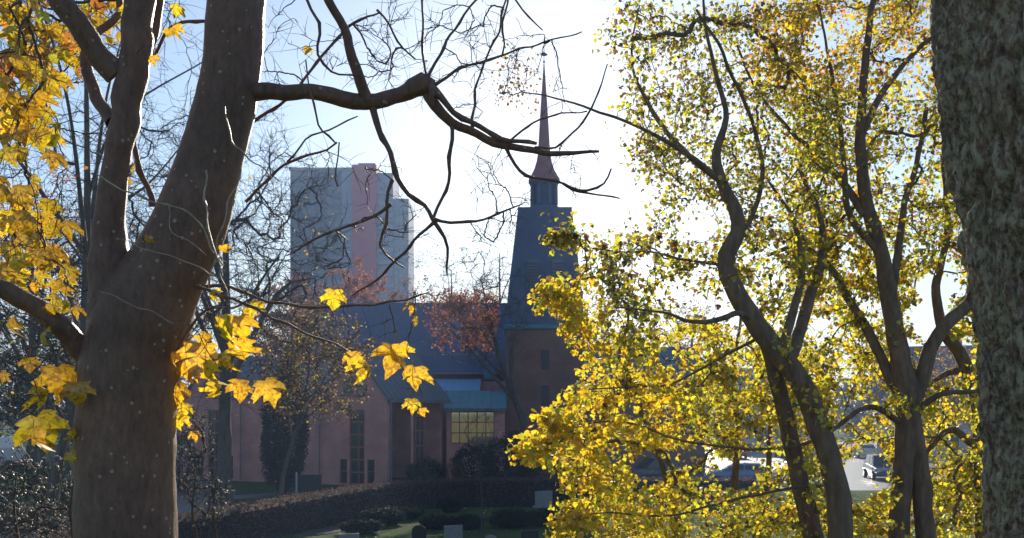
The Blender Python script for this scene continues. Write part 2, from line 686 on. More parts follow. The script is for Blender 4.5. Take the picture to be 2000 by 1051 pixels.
def strip(name, line, w, z, m, kind='structure'):
    """a flat sheet of given width along a centre line"""
    s = spline([(x, y, 0, 1) for x, y in line], 1.5)
    t = np.gradient(s[:, :2], axis=0)
    t /= np.linalg.norm(t, axis=1, keepdims=True)
    nrm = np.stack([-t[:, 1], t[:, 0]], -1)
    L_, R_ = s[:, :2] + nrm * w / 2, s[:, :2] - nrm * w / 2
    v = np.concatenate([np.c_[L_, np.full(len(s), z)], np.c_[R_, np.full(len(s), z)]])
    n = len(s)
    i = np.arange(n - 1)
    me = np_mesh(name, v, np.stack([i, i + n, i + n + 1, i + 1], -1))
    o = link(name, me, m)
    tag(o, kind=kind)
    return o


strip('road', [(-75, 92), (-45, 84), (-30, 74), (-21, 62), (-17.3, 50), (-19, 40), (-25, 30)], 5.0, .012, M['asphalt'])
strip('path', [(-17.3, 54), (-12.0, 58.2), (-7.5, 57), (-3, 55.5), (6, 55), (14, 56)], 2.4, .018, M['asphalt'])
strip('churchyard_path', [(-13, 36), (-8.0, 39.5), (-6.2, 43.5), (-5.2, 47)], 1.3, .012, M['gravel'])
lot = MB().add([(8, 60, .012), (60, 60, .012), (60, 150, .012), (10, 150, .012)], [(0, 1, 2, 3)]).build('parking_lot', M['lot'])
tag(lot, kind='structure')
for i in range(9):
    ln = MB().add([(14 + i * 2.7, 98, .018), (14.12 + i * 2.7, 98, .018), (14.12 + i * 2.7, 103, .018), (14 + i * 2.7, 103, .018)], [(0, 1, 2, 3)])
    o = ln.build('bay_marking', M['paint'], lot)
for xx, (y0, y1) in ((7.85, (60, 150)),):
    k = MB().box(xx - .15, xx, y0, y1, 0, .12).build('kerb', M['kerb'])
    tag(k, kind='structure')


# ------------------------------------------------------------------ leaves
def leaf_outline(kind):
    if kind == 'maple':
        h = [(0, 0), (.16, -.07), (.33, -.05), (.48, .02), (.40, .13), (.50, .24), (.66, .36), (.60, .45), (.63, .58), (.42, .50), (.30, .50), (.31, .66), (.22, .74), (.14, .86)]
        o = h + [(0, 1.02)] + [(-x, y) for x, y in h[:0:-1]]
    elif kind == 'field':
        h = [(0, 0), (.30, .02), (.42, .22), (.47, .50), (.28, .52), (.22, .80)]
        o = h + [(0, .95)] + [(-x, y) for x, y in h[:0:-1]]
    else:
        h = [(0, 0), (.34, .18), (.38, .58)]
        o = h + [(0, .95)] + [(-x, y) for x, y in h[:0:-1]]
    return o


def leaf_template(kind, droop=.3, fold=.3, curl=0.0, seed=0):
    r = np.random.default_rng(seed)
    o = np.array(leaf_outline(kind))
    o = o + r.normal(0, .02, o.shape) * (kind == 'maple')
    c = np.array([[0, .38]])
    p = np.vstack([c, o])
    x, y = p[:, 0], p[:, 1]
    rr = np.hypot(x, y - .3)
    z = fold * np.abs(x) - droop * rr ** 2 * 1.6 + curl * np.sin(y * 3.0 + x * 4) * .15
    if kind == 'maple':
        z += r.normal(0, .035, len(z))
        z[0] += .03
    v = np.stack([x, y * (1 - .12 * droop), z], -1)
    n = len(o)
    f = np.array([(0, 1 + i, 1 + (i + 1) % n) for i in range(n)])
    return v, f


TPL = {k: leaf_template(k, .25, .25) for k in ('field', 'small')}
TPL['maple'] = leaf_template('maple', .35, .25, .4, 3)


def rand_rot(n, r, hang=.6):
    """rotation matrices: leaf axis (local y) hangs down and outward, face turned at random"""
    a = r.uniform(0, 2 * math.pi, n)
    el = r.normal(-hang, .5, n)
    Y = np.stack([np.cos(a) * np.cos(el), np.sin(a) * np.cos(el), np.sin(el)], -1)
    up = r.normal(0, .5, (n, 3)) + np.array([0, 0, 1.0])
    X = np.cross(Y, up)
    X /= np.linalg.norm(X, axis=1, keepdims=True) + 1e-9
    Z = np.cross(X, Y)
    return np.stack([X, Y, Z], -1)          # columns


def leaves_np(pos, size, cols, r, kind='small', hang=.6):
    tv, tf = TPL[kind]
    n = len(pos)
    Rm = rand_rot(n, r, hang)
    v = np.einsum('nij,kj->nki', Rm, tv) * size[:, None, None] + pos[:, None, :]
    f = tf[None] + (np.arange(n) * len(tv))[:, None, None]
    c = np.repeat(cols, len(tv), axis=0)
    return v.reshape(-1, 3), f.reshape(-1, 3), c, Rm


def pick(palette, n, r, jit=.12):
    p = np.array([c for c, _ in palette])
    w = np.array([w for _, w in palette], float)
    c = p[r.choice(len(p), n, p=w / w.sum())]
    return np.clip(c * (1 + r.normal(0, jit, (n, 1))) * (1 + r.normal(0, .05, (n, 3))), .003, .95)


YEL, GOLD, ORA, OLI, LIME, BRN, RUS, GRN = (.88, .66, .02), (.88, .52, .018), (.75, .27, .03), (.42, .38, .04), (.62, .62, .04), (.22, .12, .04), (.36, .11, .05), (.10, .14, .03)

# one shared mesh per colour and shape for leaves that are objects of their own
_leafmesh = {}


def leaf_mesh(kind, var, colour):
    key = (kind, var, colour)
    if key not in _leafmesh:
        r = np.random.default_rng(hash(var) % 1000 + 7)
        if kind == 'maple':
            v, f = leaf_template('maple', .30 + .28 * (var % 4), .10 + .16 * (var % 3), .3 + .3 * (var % 2), var)
        else:
            v, f = leaf_template(kind, .2 + .2 * (var % 3), .2 + .15 * (var % 2), .2, var)
        me = np_mesh('leaf', v, f, True, np.tile(np.array(colour), (len(v), 1)))
        me.materials.append(M['leaf'] if kind == 'maple' else M['sleaf'])
        _leafmesh[key] = me
    return _leafmesh[key]


from mathutils import Matrix


def leaf_obj(parent, kind, var, colour, pos, Rm, size):
    o = bpy.data.objects.new('leaf', leaf_mesh(kind, var, colour))
    COL.objects.link(o)
    m = Matrix(((Rm[0][0] * size, Rm[0][1] * size, Rm[0][2] * size, pos[0]),
                (Rm[1][0] * size, Rm[1][1] * size, Rm[1][2] * size, pos[1]),
                (Rm[2][0] * size, Rm[2][1] * size, Rm[2][2] * size, pos[2]),
                (0, 0, 0, 1)))
    o.parent = parent
    o.matrix_local = pinv(parent) @ m
    return o


# ------------------------------------------------------------------ growing twigs towards targets
def grow(skel, targets, r, r_tip=.0015, sag=.05, wob=.12, K=6, power=.42, rmax=None):
    """skel (S,3) points on existing limbs. Each target is tied to the nearest wood so far, nearest target first.
    Returns paths (N,K,3), radii (N,K)."""
    nodes = [np.asarray(skel, float)]
    T = np.asarray(targets, float)
    n = len(T)
    S = len(skel)
    # nearest skeleton node for every target
    best = np.full(n, 1e18)
    bi = np.zeros(n, int)
    sk = nodes[0]
    for s0 in range(0, S, 512):
        d = ((T[:, None, :] - sk[None, s0:s0 + 512]) ** 2).sum(-1)
        j = d.argmin(1)
        dm = d[np.arange(n), j]
        u = dm < best
        best[u] = dm[u]
        bi[u] = j[u] + s0
    allp = list(sk)
    par = [-1] * S
    best *= 1.7
    alive = np.ones(n, bool)
    paths, pidx = [], []
    for _ in range(n):
        i = int(np.argmin(np.where(alive, best, 1e19)))
        alive[i] = False
        a = allp[bi[i]]
        b = T[i]
        L = np.linalg.norm(b - a)
        if L < 1e-4:
            continue
        t = np.linspace(0, 1, K)[:, None]
        off = r.normal(0, wob * L, 3)
        j2 = r.normal(0, wob * L * .35, (K, 3))
        w = (t * (1 - t))
        p = a + (b - a) * t + off * w * 2.0 + j2 * np.sin(t * math.pi)
        p[:, 2] += (w * 4 * sag * L)[:, 0]
        ids = [bi[i]]
        for k in range(1, K):
            allp.append(p[k])
            par.append(ids[-1])
            ids.append(len(allp) - 1)
        paths.append(p)
        pidx.append(ids)
        new = p[1:]
        dv = T[:, None, :] - new[None]
        d = (dv ** 2).sum(-1)
        u_ = (b - a) / L
        cosv = (dv @ u_) / (np.sqrt(d) + 1e-9)
        d = d * (1.75 - .85 * cosv) ** 2          # growing on is cheaper than turning back
        j = d.argmin(1)
        dm = d[np.arange(n), j]
        u = dm < best
        best[u] = dm[u]
        bi[u] = np.array(ids[1:])[j[u]]
    load = np.zeros(len(allp))
    for ids in pidx:
        load[ids[-1]] += 1
    for k in range(len(allp) - 1, S - 1, -1):
        if par[k] >= 0:
            load[par[k]] += load[k]
    rad = r_tip * np.maximum(load, .6) ** power
    if rmax:
        rad = np.minimum(rad, rmax)
    RR = np.array([[rad[ids[1]]] + [rad[q] for q in ids[1:]] for ids in pidx])
    RR[:, -1] *= .6
    return np.array(paths), RR


def twiglets(paths, r, n, length, K=4, rad=.001, up=.2):
    """short side twigs"""
    k = r.integers(0, len(paths), n)
    j = r.integers(1, paths.shape[1], n)
    base = paths[k, j]
    tan = paths[k, j] - paths[k, j - 1]
    tan /= np.linalg.norm(tan, axis=1, keepdims=True) + 1e-9
    d = tan * .6 + r.normal(0, .7, (n, 3)) + np.array([0, 0, up])
    d /= np.linalg.norm(d, axis=1, keepdims=True)
    L = length * r.uniform(.3, 1.2, n)
    t = np.linspace(0, 1, K)
    bend = r.normal(0, .25, (n, 3))
    P = base[:, None] + d[:, None] * (L[:, None] * t)[:, :, None] + bend[:, None] * ((L[:, None] * t ** 2))[:, :, None]
    RR = rad * (1.25 - .75 * t)[None] * r.uniform(.7, 1.3, (n, 1))
    return P, RR


def paths_mesh(name, sets, m, parent, kind='stuff'):
    o = link(name, np_mesh(name, *join_np([tubes(p, q, n) for p, q, n in sets])), m, parent)
    if kind: tag(o, kind=kind)
    return o


def blob_targets(blobs, r):
    """blobs: (px, py, rx, ry, depth0, depth1, n) -> world points"""
    out = []
    for x, y, rx, ry, d0, d1, n in blobs:
        a = r.uniform(0, 2 * math.pi, n)
        q = np.sqrt(r.uniform(0, 1, n))
        out.append(npat(x + rx * q * np.cos(a), y + ry * q * np.sin(a), r.uniform(d0, d1, n)))
    return np.concatenate(out)


def ell_targets(c, rad, n, r, shell=.35):
    d = r.normal(0, 1, (n, 3))
    d /= np.linalg.norm(d, axis=1, keepdims=True)
    q = r.uniform(shell, 1, n) ** .6
    return np.asarray(c) + d * q[:, None] * np.asarray(rad)


# ------------------------------------------------------------------ buildings
def wall_with_openings(mb, u0, u1, z0, z1, v0, v1, ops):
    """solid wall cut into boxes round its openings (u0,u1,z0,z1)"""
    us = sorted({u0, u1} | {a for o in ops for a in o[:2]})
    zs = sorted({z0, z1} | {a for o in ops for a in o[2:]})
    for i in range(len(us) - 1):
        run = None
        for j in range(len(zs) - 1):
            cu, cz = (us[i] + us[i + 1]) / 2, (zs[j] + zs[j + 1]) / 2
            solid = not any(o[0] < cu < o[1] and o[2] < cz < o[3] for o in ops)
            if solid:
                run = (run[0], zs[j + 1]) if run else (zs[j], zs[j + 1])
            if (not solid or j == len(zs) - 2) and run:
                mb.box(us[i], us[i + 1], v0, v1, run[0], run[1])
                run = None


def window(parent, fr, u0, u1, z0, z1, v, cols, rows, fm, pm, fw=.06, dep=.10, splits=None):
    """frame as the part, panes as sub-parts; v is the outer wall face, the pane sits back from it"""
    mb = MB(fr)
    mb.box(u0, u1, v + .06, v + .06 + dep, z0, z0 + fw)
    mb.box(u0, u1, v + .06, v + .06 + dep, z1 - fw, z1)
    mb.box(u0, u0 + fw, v + .06, v + .06 + dep, z0 + fw, z1 - fw)
    mb.box(u1 - fw, u1, v + .06, v + .06 + dep, z0 + fw, z1 - fw)
    us = splits or [u0 + (u1 - u0) * i / cols for i in range(cols + 1)]
    zs = [z0 + (z1 - z0) * i / rows for i in range(rows + 1)]
    for u in us[1:-1]:
        mb.box(u - fw / 2, u + fw / 2, v + .063, v + .057 + dep, z0 + fw, z1 - fw)
    for z in zs[1:-1]:
        for i in range(len(us) - 1):
            a = us[i] + (fw if i == 0 else fw / 2)
            b = us[i + 1] - (fw if i == len(us) - 2 else fw / 2)
            mb.box(a, b, v + .066, v + .054 + dep, z - fw / 2, z + fw / 2)
    w = mb.build('window', fm, parent)
    for i in range(len(us) - 1):
        for j in range(rows):
            MB(fr).box(us[i] + .02, us[i + 1] - .02, v + .115, v + .127, zs[j] + .02, zs[j + 1] - .02).build('pane', pm, w, deep=True)
    return w


# parish house: corner nearest the path, front runs away to u, side wall to v
PC = Vector((-8.1, 63.0, 0))
PU, PV = Vector((-.9063, .4226, 0)), Vector((.4226, .9063, 0))


def pf(u, v, z):
    q = PC + PU * u + PV * v
    return (q.x, q.y, z)


ph = empty('parish_house', PC, 'pink brick parish house with steep gables and tall red framed windows behind the hedge', 'house')
EV, RG, GW = 5.85, 8.85, 5.0
W = MB(pf)
g1 = [(1.45, 2.05, 0, 5.05), (2.07, 2.65, 0, 5.05), (.75, 1.25, .0, 1.75), (2.9, 3.5, 0, 1.75)]
front_ops = [(1.72, 2.92, .05, 5.0), (.95, 1.55, .1, 1.75), (3.1, 3.7, .1, 1.75), (6.6, 7.3, .8, 1.9), (8.9, 9.6, .8, 1.9), (13.8, 15.0, .05, 5.0), (12.7, 13.4, .1, 1.75), (15.4, 16.1, .1, 1.75)]
wall_with_openings(W, 0, 18.2, 0, EV, 0, .35, front_ops)
for a in (0, 12.1):
    W.prism([(a, 0, EV), (a + GW, 0, EV), (a + GW / 2, 0, RG)], [(a, .35, EV), (a + GW, .35, EV), (a + GW / 2, .35, RG)])
# side wall with a slot window
S = MB(lambda u, v, z: pf(v, u, z))
wall_with_openings(S, .352, 8.0, 0, EV, 0, .35, [(3.7, 4.9, .4, 4.6)])
W.box(17.85, 18.2, .352, 8, 0, EV)
W.box(.352, 17.848, 7.65, 8, 0, EV)
W.build('wall', M['brick'], ph)
# pilaster breaks the side wall
MB(lambda u, v, z: pf(v, u, z)).box(2.9, 3.15, -.10, -.003, 0, EV - .15).build('pilaster', M['brick'], ph)
window(ph, pf, 1.72, 2.92, .05, 5.0, 0, 2, 6, M['frame'], M['pane'], .09, splits=[1.72, 2.22, 2.92])
window(ph, pf, 13.8, 15.0, .05, 5.0, 0, 2, 6, M['frame'], M['pane'], .09)
for u in (.95, 3.1, 12.7, 15.4):
    window(ph, pf, u, u + (.6 if u < 5 else .7), .1, 1.75, 0, 1, 2, M['frame'], M['pane'], .06)
for u in (6.6, 8.9):
    window(ph, pf, u, u + .7, .8, 1.9, 0, 2, 1, M['frame'], M['pane'], .06)
window(ph, lambda u, v, z: pf(v, u, z), 3.7, 4.9, .4, 4.6, 0, 2, 4, M['frame'], M['pane'], .08)
# attic lights high in the gable
MB(pf).box(1.5, 2.35, -.03, -.004, 6.05, 6.9).build('attic_window', M['pane'], ph)
MB(pf).box(2.55, 3.4, -.03, -.004, 6.05, 6.9).build('attic_window', M['pane'], ph)
MB(pf).box(1.3, 3.6, -.08, -.004, 5.88, 6.0).build('gable_ledge', M['frame'], ph)


def gable_roof(name_parent, fr, a, b, ev, rg, v0, v1, over, m, seam=None, swap=False):
    """two tilted slabs; seams are raised ribs joined to each slab"""
    mid = (a + b) / 2
    sl = (rg - ev) / (mid - a)
    for s in (0, 1):
        e = a - over if s == 0 else b + over
        ez = ev - sl * over
        t = .14
        p0 = [(e, v0, ez), (mid, v0, rg), (mid, v0, rg + t), (e, v0, ez + t)]
        p1 = [(u, v1, z) for u, _, z in p0]
        mb = MB(fr).prism(p0, p1)
        rf = mb.build('roof', m, name_parent)
        if seam:
            sb = MB(fr)
            n = int((v1 - v0) / seam)
            for i in range(n + 1):
                v = v0 + .05 + (v1 - v0 - .15) * i / n
                sb.prism([(e, v, ez + t + .002), (mid, v, rg + t + .002), (mid, v, rg + t + .04), (e, v, ez + t + .04)],
                         [(e, v + .05, ez + t + .002), (mid, v + .05, rg + t + .002), (mid, v + .05, rg + t + .04), (e, v + .05, ez + t + .04)])
            sb.build('seam', m, rf, deep=True)


gable_roof(ph, pf, 0, GW, EV, RG, -.25, 8.1, .25, M['slate'], .6)
gable_roof(ph, pf, 12.1, 12.1 + GW, EV, RG, -.25, 8.1, .25, M['slate'], .6)
# roof between the gables
MB(pf).prism([(GW, -.2, EV), (GW, -.2, EV + .12), (GW, 5, 8.4), (GW, 5, 8.28)], [(12.1, -.2, EV), (12.1, -.2, EV + .12), (12.1, 5, 8.4), (12.1, 5, 8.28)]).build('roof', M['slate'], ph)
for u in (-.16, 5.2, 11.9):
    MB().rings(lathe(pf(u, -.16 if u > 0 else .25, 0), [(.05, .1), (.05, EV - .1)], 6)).build('downpipe', M['gutter'], ph)
MB(lambda u, v, z: pf(v, u, z)).box(-.2, 8.1, -.42, -.30, EV - .38, EV - .28).build('gutter', M['gutter'], ph)

# church: nave, tower with spire, glazed link
ch = empty('church', (2.5, 73, 0), 'brick church with dark metal roof and tall tapering tower ending in a needle spire', 'church')
NX0, NX1, NY0, NY1, NEV, NRG = -16.0, 4.6, 80.0, 92.0, 8.45, 14.3
n_ops = [(-15 + i * 2.6, -14.1 + i * 2.6, 3.2, 7.0) for i in range(5)]
W = MB()
wall_with_openings(W, NX0, NX1, 0, NEV, NY0, NY0 + .4, n_ops)
W.box(NX0, NX0 + .4, NY0 + .402, NY1, 0, NEV)
W.box(NX1 - .4, NX1, NY0 + .402, NY1, 0, NEV)
W.box(NX0 + .402, NX1 - .402, NY1 - .4, NY1, 0, NEV)
for x in (NX0, NX1 - .4):
    W.prism([(x, NY0, NEV), (x, NY1, NEV), (x, (NY0 + NY1) / 2, NRG)], [(x + .4, NY0, NEV), (x + .4, NY1, NEV), (x + .4, (NY0 + NY1) / 2, NRG)])
W.build('nave_wall', M['brick2'], ch)
for o in n_ops:
    window(ch, lambda u, v, z: (u, v, z), o[0], o[1], o[2], o[3], NY0, 2, 4, M['metal'], M['pane'], .06)
sw = lambda u, v, z: (v, u, z)
gable_roof(ch, sw, NY0, NY1, NEV, NRG, NX0 - .4, NX1 + .4, .45, M['sheet'], .62)
sg = MB()
for z, y in ((9.55, 80.75), (9.75, 80.75)):
    sg.box(NX0, NX1, y, y + .05, z, z + .05)
for i in range(16):
    x = NX0 + .5 + i * 1.3
    sg.prism([(x, 80.72, 9.25), (x, 80.82, 9.35), (x, 80.82, 9.85), (x, 80.72, 9.85)], [(x + .05, 80.72, 9.25), (x + .05, 80.82, 9.35), (x + .05, 80.82, 9.85), (x + .05, 80.72, 9.85)])
sg.build('snow_guard', M['gutter'], ch)
MB().box(NX0 - .3, NX1 - .3, NY0 - .62, NY0 - .46, NEV - .55, NEV - .42).build('gutter', M['gutter'], ch)

TX, TY = 2.5, 76.0


def sq(h, z, x=TX, y=TY):
    return [(x - h, y - h, z), (x + h, y - h, z), (x + h, y + h, z), (x - h, y + h, z)]


tw = MB().rings([sq(3.0, 0), sq(2.92, 11.0)]).build('tower', M['brick2'], ch)
MB().rings([sq(3.02, 11.0), sq(3.14, 11.12), sq(3.14, 11.3), sq(2.9, 11.42)]).build('tower_cornice', M['copper'], ch)
bf = MB().rings([sq(2.9, 11.42), sq(2.84, 13.4), sq(2.06, 20.2), sq(2.06, 20.4)]).build('belfry_cladding', M['sheet'], ch)
# raised seams down the cladding, shingle courses, sound louvres
sb = MB()
for i in range(9):
    t = -1 + .25 * i
    if abs(t) < .99:
        for (z0, h0, z1, h1) in ((11.42, 2.9, 13.4, 2.84), (13.4, 2.84, 20.2, 2.06)):
            a, b = TX + t * h0, TX + t * h1
            sb.prism([(a - .03, TY - h0 - .05, z0), (a + .03, TY - h0 - .05, z0), (a + .03, TY - h0 + .02, z0), (a - .03, TY - h0 + .02, z0)],
                     [(b - .03, TY - h1 - .05, z1), (b + .03, TY - h1 - .05, z1), (b + .03, TY - h1 + .02, z1), (b - .03, TY - h1 + .02, z1)])
sb.build('seam', M['sheet'], bf, deep=True)
for sx in (-.95, .95):
    fm_ = MB()
    fm_.box(TX + sx - .45, TX + sx + .45, TY - 2.86, TY - 2.45, 14.0, 16.3)
    lv = fm_.build('louvre_opening', M['slate'], ch)
    for k in range(9):
        z = 14.15 + k * .23
        MB().prism([(TX + sx - .4, TY - 2.98, z), (TX + sx - .4, TY - 2.865, z + .14), (TX + sx - .4, TY - 2.865, z + .17), (TX + sx - .4, TY - 2.98, z + .03)],
                   [(TX + sx + .4, TY - 2.98, z), (TX + sx + .4, TY - 2.865, z + .14), (TX + sx + .4, TY - 2.865, z + .17), (TX + sx + .4, TY - 2.98, z + .03)]).build('louvre', M['slate'], lv, deep=True)
for k in range(3):
    MB().box(TX - .28, TX + .28, TY - 3.03, TY - 2.9, 2.6 + 2.7 * k, 4.1 + 2.7 * k).build('tower_window', M['board'], ch)
lan = MB()
lan.rings(lathe((TX, TY), [(1.20, 20.4), (1.20, 20.75), (1.05, 20.9)], 8, R(22.5)))
for i in range(8):
    a = R(22.5 + 45 * i)
    cx_, cy_ = TX + .98 * math.cos(a), TY + .98 * math.sin(a)
    lan.rings(lathe((cx_, cy_), [(.17, 20.9), (.15, 22.5)], 6))
lan.rings(lathe((TX, TY), [(.80, 20.9), (.80, 22.5)], 8, R(22.5)))
lan.rings(lathe((TX, TY), [(1.12, 22.5), (1.22, 22.62), (1.22, 22.75)], 8, R(22.5)))
lan.build('lantern', M['sheet'], ch)
MB().rings(lathe((TX, TY), [(1.32, 22.752), (1.30, 22.95), (1.05, 23.3), (.82, 23.75), (.66, 24.25), (.55, 24.8), (.48, 25.6), (.38, 27.2), (.28, 28.8), (.19, 30.0), (.10, 31.2), (.05, 32.0)], 8, R(22.5))).build('spire', M['spire'], ch)
fin = MB().rings(lathe((TX, TY), [(.03, 31.9), (.025, 34.0)], 6))
fin.rings(lathe((TX, TY), [(.02, 32.05), (.10, 32.15), (.02, 32.3)], 8))
fin.prism([(TX - .32, TY - .03, 32.7), (TX, TY - .03, 32.6), (TX + .32, TY - .03, 32.7), (TX, TY - .03, 32.95)], [(TX - .32, TY + .03, 32.7), (TX, TY + .03, 32.6), (TX + .32, TY + .03, 32.7), (TX, TY + .03, 32.95)])
fin.build('finial', M['metal'], ch)
# low side building beyond the tower
W = MB().box(5.6, 15, 75.5, 86, 0, 6.8)
W.prism([(5.6, 75.5, 6.8), (5.6, 86, 6.8), (5.6, 80.7, 10.0)], [(15, 75.5, 6.8), (15, 86, 6.8), (15, 80.7, 10.0)])
W.build('side_wing_wall', M['brick2'], ch)
gable_roof(ch, sw, 75.5, 86, 6.82, 10.04, 5.5, 15.4, .4, M['sheet'], .7)

# glazed link between house and tower
LX0, LX1, LY = -4.72, -.52, 70.0
W = MB()
wall_with_openings(W, LX0, LX1, 0, 5.0, LY, LY + .3, [(-4.42, -1.25, 2.55, 4.86)])
W.box(LX1 - .3, LX1, LY + .302, 74.8, 0, 5.0)
W.box(LX0, LX0 + .3, LY + .302, 74.8, 0, 5.0)
W.build('link_wall', M['brick'], ch)
MB().box(-7.6, -.5, 75.0, 75.3, 0, 6.25).build('passage_wall', M['brick'], ch)
MB().box(-7.6, -.5, 79.4, 79.7, 0, 7.3).build('passage_wall', M['brick'], ch)
window(ch, lambda u, v, z: (u, v, z), -4.42, -1.25, 2.55, 4.86, LY, 5, 3, M['frame'], M['mirror'], .07)


def slope_panels(x0, x1, y0, z0, y1, z1, n, m, name='roof_panel'):
    for i in range(n):
        a, b = x0 + (x1 - x0) * i / n + .02, x0 + (x1 - x0) * (i + 1) / n - .02
        MB().prism([(a, y0, z0), (a, y1, z1), (a, y1, z1 + .07), (a, y0, z0 + .07)], [(b, y0, z0), (b, y1, z1), (b, y1, z1 + .07), (b, y0, z0 + .07)]).build(name, m, ch)
    MB().prism([(x0, y0, z0 - .1), (x0, y1, z1 - .1), (x0, y1, z1 + .03), (x0, y0, z0 + .03)], [(x1, y0, z0 - .1), (x1, y1, z1 - .1), (x1, y1, z1 + .03), (x1, y0, z0 + .03)]).build('roof_deck', m, ch)


slope_panels(-4.95, -.4, 69.6, 5.02, 74.6, 6.38, 8, M['copper'])
slope_panels(-6.3, -2.5, 75.0, 6.40, 79.4, 7.42, 7, M['skylight'])
MB().box(-2.3, -1.35, 79.2, 79.38, 7.45, 8.2).build('roof_vent', M['copper'], ch)
MB().box(-5.0, -.38, 69.45, 69.58, 4.9, 5.02).build('gutter', M['gutter'], ch)

# high-rise
D = 250.0
hx = lambda p: (p - CX) / F * D
hz = lambda p: CAMZ + (HY - p) / F * D
hr = empty('apartment_tower', (hx(690), D, 0), 'tall grey apartment tower with a dark red vertical strip behind the church', 'building')
X0, X1, X2, X3, X4 = hx(567), hx(690), hx(737), hx(767), hx(797)
T1, T2, T3 = hz(333), hz(325), hz(386)
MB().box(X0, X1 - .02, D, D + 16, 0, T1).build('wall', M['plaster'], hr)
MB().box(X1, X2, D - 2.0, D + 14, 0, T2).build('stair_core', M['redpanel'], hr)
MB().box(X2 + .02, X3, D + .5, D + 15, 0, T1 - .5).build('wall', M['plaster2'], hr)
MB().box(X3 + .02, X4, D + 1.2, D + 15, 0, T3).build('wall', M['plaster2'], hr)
MB().box(X1 + .8, X2 - 1.0, D + 3, D + 9, T2 + .002, T2 + 1.6).build('lift_housing', M['plaster'], hr)
for k in range(3):
    MB().rings(lathe((X0 + 3 + k * 3.5, D + 6), [(.25, T1 + .002), (.25, T1 + 2.2 - k * .4), (.05, T1 + 2.4 - k * .4)], 6)).build('roof_vent', M['plaster2'], hr)
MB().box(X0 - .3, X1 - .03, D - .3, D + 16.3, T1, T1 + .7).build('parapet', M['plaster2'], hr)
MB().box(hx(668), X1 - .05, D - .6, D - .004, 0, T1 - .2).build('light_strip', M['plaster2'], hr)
nf = 21
wm = MB().box(-.75, .75, -.08, 0, -.8, .8).mesh('window')
wm.materials.append(M['pane'])
bm_ = MB().box(-2.2, 2.2, -1.0, 0, -.12, .0).box(-2.2, 2.2, -1.0, -.92, 0, 1.0).mesh('balcony')
bm_.materials.append(M['plaster2'])


def put(me, name, x, y, z):
    o = bpy.data.objects.new(name, me)
    COL.objects.link(o)
    o.parent = hr
    o.location = Vector((x, y, z)) - hr.location
    return o


for f in range(2, nf):
    z = f * 3.0 + 1.6
    for k in range(6):
        if z < T1 - 1.5:
            put(wm, 'window', X0 + 1.5 + k * 2.15, D - .003, z)
    if z < T1 - 1.5:
        put(bm_, 'balcony', X2 + 1.9, D + .497, z - 1.2)
        put(wm, 'window', X2 + 1.2, D + .497, z)
        put(wm, 'window', X2 + 3.1, D + .497, z)
    if z < T3 - 1.5:
        put(wm, 'window', X3 + 1.0, D + 1.197, z)
        put(wm, 'window', X3 + 2.9, D + 1.197, z)

# houses beyond the yellow trees


def small_house(c, w, dp, ev, rg, wall_m, roof_m, label, rz):
    h = empty('house', (c[0], c[1], 0), label, 'house')
    cs, sn = math.cos(rz), math.sin(rz)
    fr = lambda u, v, z: (c[0] + u * cs - v * sn, c[1] + u * sn + v * cs, z)
    W = MB(fr)
    ops = [(-w / 2 + .9 + i * 2.1, -w / 2 + 2.0 + i * 2.1, z, z + 1.3) for i in range(int((w - 1) / 2.1)) for z in (1.0, 3.7) if z + 1.3 < ev]
    wall_with_openings(W, -w / 2, w / 2, 0, ev, 0, .3, ops)
    W.box(-w / 2, -w / 2 + .3, .302, dp, 0, ev).box(w / 2 - .3, w / 2, .302, dp, 0, ev).box(-w / 2 + .302, w / 2 - .302, dp - .3, dp, 0, ev)
    for u in (-w / 2, w / 2 - .3):
        W.prism([(u, 0, ev), (u, dp, ev), (u, dp / 2, rg)], [(u + .3, 0, ev), (u + .3, dp, ev), (u + .3, dp / 2, rg)])
    W.build('wall', wall_m, h)
    for o in ops:
        window(h, fr, o[0], o[1], o[2], o[3], 0, 2, 1, M['white'], M['pane'], .07)
    f2 = lambda u, v, z: fr(v, u, z)
    gable_roof(h, f2, 0, dp, ev, rg, -w / 2 - .4, w / 2 + .4, .4, roof_m)
    MB(fr).box(1.0, 1.7, dp / 2 + .5, dp / 2 + 1.1, rg - .8, rg + 1.0).build('chimney', M['brick'], h)


small_house((47.0, 104.0), 15, 10, 6.2, 12.0, M['cream'], M['slate'], 'pale rendered house with a blue grey roof behind the rough bark trunk', R(-18))
small_house((33.5, 128.0), 12, 9, 5.8, 10.5, M['cream'], M['copper'], 'pale house with a green metal roof across the car park', R(8))


